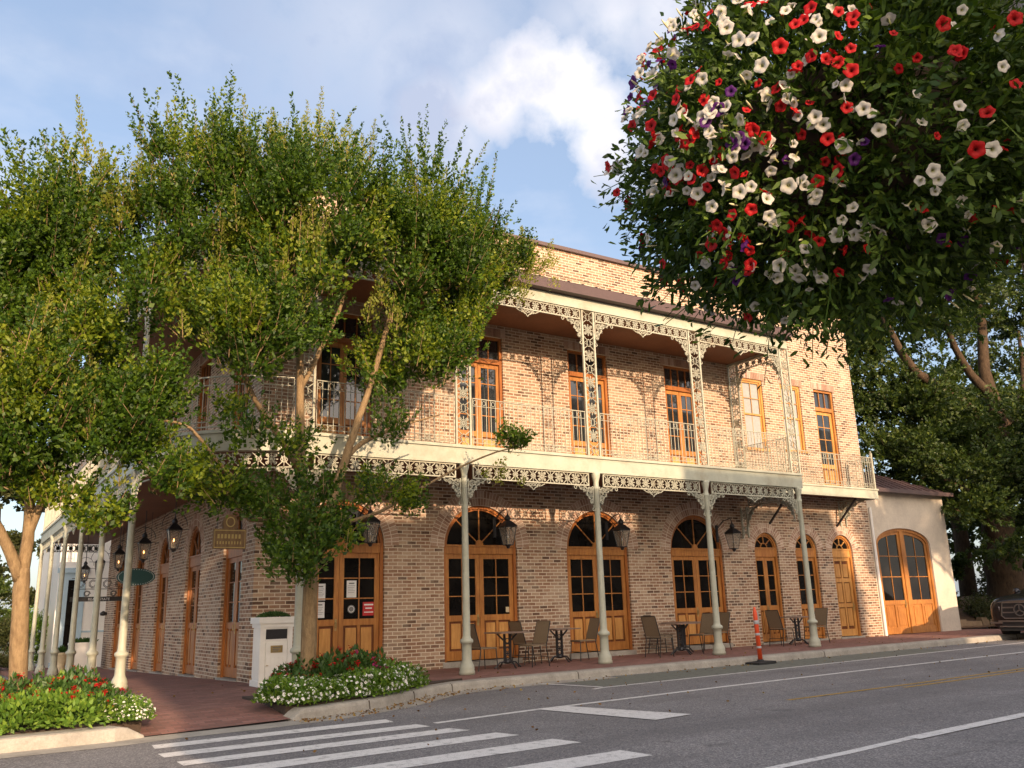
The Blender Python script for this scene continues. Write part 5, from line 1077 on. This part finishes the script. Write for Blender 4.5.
# ---------------------------------------------------------------- black parked car
def car():
    t=thing('parked_car','black luxury car parked at the kerb by the right edge, front towards the viewer','car',(20.35,-4.08,rz_(21,-4)+.0))
    t.scale=(1.07,1.07,1.1)
    # local: x back from the nose, y across (+y kerb side), z up
    def sec(x,w,zs,zb,zt,wt):
        """half ring cross-section points; w half width at waist, zt top"""
        return [(x,-w*.86,zb),(x,-w*.985,zb+.18),(x,-w,zs*.72),(x,-w*.975,zs*.94),(x,-w*.90,zs),(x,-wt,zt),(x,wt,zt),(x,w*.90,zs),(x,w*.975,zs*.94),(x,w,zs*.72),(x,w*.985,zb+.18),(x,w*.86,zb)]
    L=[sec(0.0,.78,.80,.30,.86,.55),sec(.06,.86,.92,.24,1.0,.62),(sec(.25,.93,1.02,.22,1.12,.66)),sec(.7,.97,1.06,.22,1.17,.68),sec(1.25,.98,1.08,.22,1.22,.68),sec(1.5,.98,1.10,.22,1.30,.70),sec(2.15,.98,1.12,.22,1.72,.64),sec(3.0,.98,1.13,.22,1.80,.64),sec(4.2,.98,1.14,.22,1.77,.62),sec(4.9,.94,1.12,.24,1.40,.66),sec(5.1,.88,1.0,.3,1.1,.62)]
    b=MB(); m=12; V=[p for s in L for p in s]; F=[]
    for i in range(len(L)-1):
        for k in range(m): F.append((i*m+k,i*m+(k+1)%m,(i+1)*m+(k+1)%m,(i+1)*m+k))
    F+= [tuple(range(m)),tuple((len(L)-1)*m+k for k in range(m))]; b.add(V,F); body=b.build('body','carpaint',t,False)
    for p in body.data.polygons: p.use_smooth=True
    md=body.modifiers.new('s','SUBSURF'); md.levels=2; md.render_levels=2
    g=MB(); g.add([(1.50,-.63,1.325),(1.50,.63,1.325),(2.12,.56,1.70),(2.12,-.56,1.70)],[(0,1,2,3)]); g.add([(x+.0,y,z+.02) for x,y,z in [(1.50,-.63,1.325),(1.50,.63,1.325),(2.12,.56,1.70),(2.12,-.56,1.70)]],[(0,1,2,3)]); g.build('windscreen','carglass',t)
    # grille
    b=MB(); b.prism([(-.50,.62),(-.44,.94),(.44,.94),(.50,.62),(.42,.55),(-.42,.55)],lambda u,v,z:(-.02+v,u,z),-.03,.02); gr=b.build('grille','black',t)
    b=MB(); YZ=lambda u,v,z:(-.05+v,u,z); b.ribbon([(-.50,.62),(-.44,.94),(.44,.94),(.50,.62),(.42,.55),(-.42,.55)],YZ,.03,-.02,.02,closed=True); b.box(-.46,-.17,-.01,.02,.80,.835,YZ); b.box(.17,.46,-.01,.02,.80,.835,YZ); b.box(-.46,-.17,-.01,.02,.68,.71,YZ); b.box(.17,.46,-.01,.02,.68,.71,YZ); b.build('grille_bar','chrome',gr)
    b=MB(); b.ribbon([(.14*math.cos(2*PI*k/24),.755+.14*math.sin(2*PI*k/24)) for k in range(24)],YZ,.024,-.035,.0,closed=True)
    for k in range(3):
        a=PI/2+2*PI*k/3; b.ribbon([(0,.755),(.13*math.cos(a),.755+.13*math.sin(a))],YZ,.026,-.035,.0)
    b.build('emblem','chrome',gr)
    for s in (-1,1):
        b=MB(); b.prism([(s*.56,.84),(s*.86,.88),(s*.88,.74),(s*.82,.68),(s*.58,.72)],lambda u,v,z:(.02+.12*(abs(u)-.55)/.3+v,u,z),-.02,.05); b.build('headlight','lamp',t)
        b=MB(); b.box(-.03,.08,s*.52 if s>0 else -.85,.85 if s>0 else -.52,.42,.46); b.build('bumper_trim','chrome',t)
    b=MB(); b.box(-.04,.05,-.60,.60,.33,.36); b.box(-.045,.05,-.62,.62,.46,.50); b.build('bumper_trim','chrome',t); b=MB(); b.box(-.012,.1,-.55,.55,.365,.455); b.build('air_intake','black',t)
    b=MB(); b.box(-.01,.2,-.60,.60,.24,.31); b.build('lower_lip','rubber',t)
    for x in (.95,4.0):
        for s in (-1,1):
            W=MB(); 
            prof=[(.20,-.12),(.33,-.12),(.375,-.09),(.38,0),(.375,.09),(.33,.12),(.20,.12)]; n=28; base=len(W.v)
            for r,h in prof:
                for k in range(n): a=2*PI*k/n; W.v.append((x+r*math.cos(a),s*.87+h,.385+r*math.sin(a)))
            for i in range(len(prof)-1):
                for k in range(n): W.f.append((i*n+k,i*n+(k+1)%n,(i+1)*n+(k+1)%n,(i+1)*n+k)); W.mi.append(0)
            wh=W.build('wheel','rubber',t,True)
            R=MB(); R.tube([(x,s*.83,.385),(x,s*.955,.385)],.20,20)
            R.build('rim','chrome',wh)
    for s in (-1,1):
        b=MB(); b.lathe([(.02,0),(.09,.03),(.10,.10),(.07,.17),(.01,.19)],(1.95,s*1.08,1.12),10); b.build('mirror','carpaint',t,True)
    return t
car()
# ---------------------------------------------------------------- hanging basket on its post
BC=Vector((-3.405,-16.525,2.335)); RX,RZ=.535,.445
def basket():
    t=thing('hanging_basket','huge hanging basket overflowing with white, red and purple petunias, close overhead','hanging basket',tuple(BC))
    random.seed(5); rng=np.random.default_rng(77)
    lump=lambda d: 1+.05*math.sin(d[0]*6+1)*math.cos(d[2]*5)+.06*math.sin(d[1]*7+2)+.035*math.sin(d[0]*13+d[2]*9)
    def surf(d,k=1): s=lump(d)*k; zz=RZ*(1.0 if d[2]>0 else .98); return Vector((d[0]*RX*s,d[1]*RX*s,d[2]*zz*s))
    b=MB(); b.lathe([(.05,-.28),(.2,-.24),(.30,-.12),(.34,.0),(.35,.05),(.33,.05),(.31,.0)],n=24); b.build('liner','soil',t,True)
    b=MB()
    for k in range(4): a=PI/2*k+.4; b.tube([(.34*math.cos(a),.34*math.sin(a),.03),(.0,.0,.62)],.004,5)
    b.build('chain','black',t)
    # stems: sprigs that radiate out and curl
    P=[];D=[];Sz=[]; sb=MB()
    ns=3300
    for i in range(ns):
        d=rng.normal(size=3); d/=np.linalg.norm(d); d=Vector(d)
        far=rng.uniform(0,1)**.6
        r0=rng.uniform(.55,.86); tip=surf(d,.84+.17*far) ; root=surf(d,r0-.1)
        drop=Vector((0,0,-.05 if d.z<.3 else .02)); q=tip+drop*rng.uniform(0,1.2)+Vector(rng.normal(size=3)*.025)
        if i%19==0: q=q+Vector(d)*rng.uniform(.03,.08)+Vector((0,0,-.06 if d.z<-.1 else .0))
        g=(q-root); l=g.length; g.normalize(); mid=(root+q)/2+Vector(rng.normal(size=3)*.015)
        if i%3==0: sb.tube([tuple(root),tuple(mid),tuple(q)],[.0022,.0018,.0012],3,cap=False)
        for j in range(rng.integers(11,18)):
            tt=rng.uniform(.25,1.0); p=root.lerp(q,tt)+Vector(rng.normal(size=3)*.008); a=Vector(rng.normal(size=3)); a=(a-g*a.dot(g)).normalized(); P.append(p); D.append(a*.75+g*.7); Sz.append(.028*rng.uniform(.6,1.25))
    # long thin trailing sprigs breaking the outline
    for i in range(150):
        d=Vector(rng.normal(size=3)).normalized(); root=surf(d,.95); g=(d+Vector((0,0,-.5 if d.z<.2 else .1))+Vector(rng.normal(size=3)*.3)).normalized(); l=rng.uniform(.04,.12); q=root+g*l; sb.tube([tuple(root),tuple(q)],[.0018,.001],3,cap=False)
        for j in range(int(l*110)): 
            a=Vector(rng.normal(size=3)); a=(a-g*a.dot(g)).normalized(); P.append(root+g*l*rng.uniform(0,1)); D.append(a*.8+g*.6); Sz.append(.024*rng.uniform(.6,1.2))
    leaves('foliage',np.array([tuple(p) for p in P]),np.array([tuple(p) for p in D]),1,'leaf_pet',t,.34,size_arr=np.array(Sz),six=True,seed=9); sb.build('stems','leaf_pet',t)
    # petunias: flared trumpet with five shallow lobes
    def flowermesh(mat,seed):
        rg=random.Random(seed); n=20; V=[];A=[];F=[]; rings=[(.10,-.95,0),(.13,-.5,.1),(.22,-.22,.25),(.55,-.03,.5),(.85,.02,.8),(1.0,-.03,1)]
        for r,h,a in rings:
            for k in range(n):
                t_=2*PI*k/n; lob=1+(.09*math.cos(5*t_)+rg.uniform(-.02,.02))*a; z=h+(.07*math.cos(5*t_+.6)+rg.uniform(-.02,.02))*a; V.append((r*lob*math.cos(t_),r*lob*math.sin(t_),z)); A.append(max(0,(r-.1)/.9))
        for i in range(len(rings)-1):
            for k in range(n): F.append((i*n+k,i*n+(k+1)%n,(i+1)*n+(k+1)%n,(i+1)*n+k))
        me=bpy.data.meshes.new('petunia'); me.from_pydata(V,[],F); at=me.attributes.new('rr','FLOAT','POINT'); at.data.foreach_set('value',A); me.materials.append(M[mat]); me.polygons.foreach_set('use_smooth',[True]*len(F)); return me
    ms={c:[flowermesh(c,s) for s in (1,2,3)] for c in ('pw','pr','pp')}
    view=(CP-BC).normalized(); items=[]
    right=RT; up=UP
    # clusters read from the place: (screen-right, screen-up) offsets in radii on the side towards the street
    def at(u,v):
        rem=max(0,1-u*u-v*v); w_=math.sqrt(rem); return (right*u*1.0+up*v+view*w_)
    rp=random.Random(12)
    def place(u,v,c,s=1,j=.05):
        j*=2.1
        u+=rp.gauss(0,j); v+=rp.gauss(0,j); k=math.hypot(u,v)
        if k>1: u/=k;v/=k
        d=at(u,v); d.normalize(); items.append((d,c,s,math.hypot(u,v)))
    # red groups
    for (u,v,k,j) in ((-.05,.42,5,.05),(-.10,.52,4,.05),(.10,.28,3,.05),(.62,.62,9,.09),(.45,.38,3,.05),(-.25,.66,3,.06),(.35,.55,3,.06),(-.62,-.02,5,.06),(-.85,-.05,5,.06),(-.45,-.28,3,.06),(-.60,-.40,4,.08),(-.72,.25,2,.1),(-.45,.10,2,.05),(.05,-.20,3,.04),(-.5,-.62,3,.06),(-.3,-.80,2,.05),(.30,.18,3,.1),(-.15,.1,2,.1),(.02,.75,2,.05),(.55,.80,2,.06),(-.30,-.12,2,.1),(.48,-.05,1,.02),(-.93,.2,2,.04),(-.9,-.25,2,.04),(.35,.9,2,.05)):
        for _ in range(k): place(u,v,'pr',rp.uniform(.85,1.05),j)
    for (u,v,k,j) in ((-.45,.62,9,.12),(-.60,.42,10,.12),(-.35,.35,5,.10),(.05,.60,4,.08),(-.10,.20,3,.05),(-.02,.02,3,.05),(.12,.0,2,.03),(-.35,-.02,3,.05),(-.80,.35,4,.06),(-.15,.80,7,.10),(-.30,-.15,3,.12),(-.65,-.20,5,.12),(-.55,-.05,3,.06),(.18,-.25,3,.12),(.38,-.30,5,.10),(.55,-.35,2,.1),(.75,.1,2,.05),(.62,-.02,2,.04),(.80,-.3,2,.06),(-.2,-.45,4,.10),(-.35,-.55,3,.1),(.25,-.50,3,.1),(-.75,-.15,3,.06),(-.90,.0,3,.04),(-.93,.3,3,.04),(-.78,.52,4,.05),(-.55,.76,4,.05),(.1,.9,5,.08),(.3,.75,2,.06),(.75,.35,2,.06),(-.05,-.35,2,.1),(-.6,-.72,3,.05),(.0,-.62,2,.1),(.55,-.55,1,.1)):
        for _ in range(k): place(u,v,'pw',rp.uniform(.8,1.1),j)
    for (u,v,k,j) in ((-.78,.45,2,.05),(-.88,.42,2,.04),(-.48,.12,3,.02),(-.40,-.02,3,.02),(.1,-.22,1,.02),(-.92,.3,2,.04),(-.68,.62,3,.05),(.42,-.62,2,.06),(-.5,-.78,2,.05),(.6,-.5,1,.05)):
        for _ in range(k): place(u,v,'pp',rp.uniform(.85,1.0),j)
    n=0; rest={'pw':MB(),'pr':MB(),'pp':MB()}; restv=[]
    order=sorted(items,key=lambda a:a[3])
    lab={'pw':'white petunia','pr':'red petunia','pp':'dark purple petunia'}
    for i,(d,c,s,k) in enumerate(order):
        fd=(d*.75+view*.55+Vector((0,0,.22))+Vector((rp.gauss(0,.25),rp.gauss(0,.25),rp.gauss(0,.25)))); fd.normalize()
        R=.0150*s*rp.uniform(.8,1.12); pos=surf(d,1.045); mt=fd.to_track_quat('Z','Y').to_matrix().to_4x4(); mt=Matrix.Translation(pos)@mt@Matrix.Rotation(rp.uniform(0,6),4,'Z')@Matrix.Diagonal((R,R,R*1.05,1))
        me=ms[c][i%3]
        if n<100:
            o=bpy.data.objects.new('petunia',me); COL.objects.link(o); o.parent=t; o.matrix_basis=mt; o['label']=lab[c]; n+=1
        else: restv.append((me,mt,c))
    # more flowers round the rest of the ball
    for i in range(560):
        u,v=rp.uniform(-1,1),rp.uniform(-.85,1)
        if u*u+v*v>1 or (u>.25 and rp.random()<.5) or (v<-.35 and rp.random()<.3): continue
        c=rp.choice(['pw']*14+['pr']*9+['pp']); d=at(u,v).normalized(); fd=(d*.6+Vector((rp.gauss(0,.5),rp.gauss(0,.5),rp.gauss(.3,.4)))).normalized(); R=.0130*rp.uniform(.65,1.15); restv.append((ms[c][i%3],Matrix.Translation(surf(d,rp.uniform(.97,1.05)))@fd.to_track_quat('Z','Y').to_matrix().to_4x4()@Matrix.Diagonal((R,R,R*1.2,1)),c))
    for i in range(150):
        d=Vector((rp.gauss(0,1),rp.gauss(0,1),rp.gauss(0.25,.8))).normalized()
        if d.dot(view)>.05: continue
        c=rp.choice(['pw','pw','pr','pr','pp']); fd=(d+Vector((0,0,.3))).normalized(); R=.0225; mt=Matrix.Translation(surf(d,1.045))@fd.to_track_quat('Z','Y').to_matrix().to_4x4()@Matrix.Diagonal((R,R,R,1)); restv.append((ms[c][i%3],mt,c))
    V=[];F=[];A=[];MI=[]; idx={'pw':0,'pr':1,'pp':2}
    for me,mt,c in restv:
        b0=len(V); V+=[tuple(mt@v.co) for v in me.vertices]; A+=[x.value for x in me.attributes['rr'].data]
        for p in me.polygons: F.append(tuple(b0+v for v in p.vertices)); MI.append(idx[c])
    me=bpy.data.meshes.new('petunias'); me.from_pydata(V,[],F); me.attributes.new('rr','FLOAT','POINT').data.foreach_set('value',A)
    for c in ('pw','pr','pp'): me.materials.append(M[c])
    me.polygons.foreach_set('material_index',MI); me.polygons.foreach_set('use_smooth',[True]*len(F)); o=bpy.data.objects.new('petunias',me); COL.objects.link(o); o.parent=t; o['kind']='stuff'
    # pale buds
    b=MB()
    for i in range(40):
        d=at(rp.uniform(-.9,.9),rp.uniform(-.8,.9)).normalized(); p=surf(d,1.02); q=p+(d+Vector((0,0,.5))).normalized()*.03; b.tube([tuple(p),tuple(p.lerp(q,.6)),tuple(q)],[.001,.0026,.0012],6)
    b.build('flower_bud',paint('pale_bud',(.55,.52,.30),.6,.2,30),t,True)
basket()
pp=CP+RT*1.35+FW*2.1; px_,py_=pp.x,pp.y
o=thing('basket_post','dark iron post and arm that carry the hanging basket','post',(px_,py_,-.16)); b=MB(); b.lathe([(.16,0),(.16,.12),(.10,.2),(.075,.5),(.062,1.0),(.058,3.5),(.05,3.6),(.02,3.66)],n=20); b.build('post','black',o,True)
dx,dy=BC.x-px_,BC.y-py_; b=MB(); b.tube([(0,0,3.25),(dx*.5,dy*.5,3.42),(dx,dy,3.30),(dx,dy,3.14)],.018,8); b.tube([(0,0,2.95),(dx*.25,dy*.25,3.3)],.012,6); b.build('arm','black',o,True)
# ---------------------------------------------------------------- unseen buildings added behind the viewer, heights set to shade road and lower wall
o=thing('shade_row','unseen brick row added across the street to shade the road and lower front','building',(0,0,0)); b=MB(); b.box(-5.4,6.3,-40,-30,-.5,10.9); b.box(6.3,14.2,-40,-30.002,-.5,11.75); b.box(14.2,21.8,-40,-30,-.5,6.2); b.box(21.8,60,-40,-30.003,-.5,15.5); b.build('wall','brick',o); b=MB(); b.box(-5.5,6.2,-40.1,-29.9,10.9,11.05); b.build('coping','coping',o)
b=MB()
for k in range(5): b.box(-2.6+3.4*k,-1.2+3.4*k,-29.98,-29.9,6,8.2); b.box(-2.8+3.4*k,-.8+3.4*k,-29.98,-29.9,0,2.8)
b.build('window','glass',o)

tree('street_elm','street tree out of view on the opposite pavement, crown shaped to shade the annex','tree',(23.7,-14.5,-.1),[(23.7,-14.5,-.1),(23.7,-14.5,2),(23.5,-14.5,4.2)],[([(23.5,-14.5,4),(22,-14.2,5.8),(19.6,-14.2,6.8)],.1,.03),([(23.5,-14.5,4),(22.4,-14.6,6.5),(21.1,-14.6,7.2)],.1,.03)],[(20.3,-14.5,6.9,1.5,1.1),(19.2,-14.5,6.6,1.1,.9),(21.2,-14.4,7.2,1.1,.9),(18.2,-14.3,7.0,.9,.8),(20,-14,8.1,.9,.7),(21.8,-14,6.2,1.0,.7),(18.4,-14.2,5.9,.9,.5)],2300,81,.15,leaf=.09)  # unseen tree, added with its crown set off the trunk to shade the annex

# ---------------------------------------------------------------- litter: fallen leaves along the kerb and on the paving
rng=np.random.default_rng(99); P=[];D=[]
for _ in range(520):
    k=rng.integers(0,len(KRd)-1); a,c=KRd[k],KRd[k+1]; t=rng.uniform(); x=a[0]*(1-t)+c[0]*t; y=a[1]*(1-t)+c[1]*t-abs(rng.normal())*.28-.03; P.append((x,y,rz_(x,y)+.012)); D.append((rng.normal(),rng.normal(),.15))
for _ in range(160):
    x=rng.uniform(-2.8,20); y=rng.uniform(-3.2,-.2); P.append((x,y,gz(x,y)+.01)); D.append((rng.normal(),rng.normal(),.15))
for _ in range(160):
    x=rng.uniform(-3,22); y=rng.uniform(-9,-4.5); P.append((x,y,rz_(x,y)+.014)); D.append((rng.normal(),rng.normal(),.15))
M['dry']=leafmat('dry_leaf',[(0,(.10,.05,.02)),(.6,(.22,.12,.04)),(1,(.34,.24,.08))],.1)
o=leaves('fallen_leaves',np.array(P),np.array(D),.05,'dry',None,.6,seed=3); o['kind']='stuff'
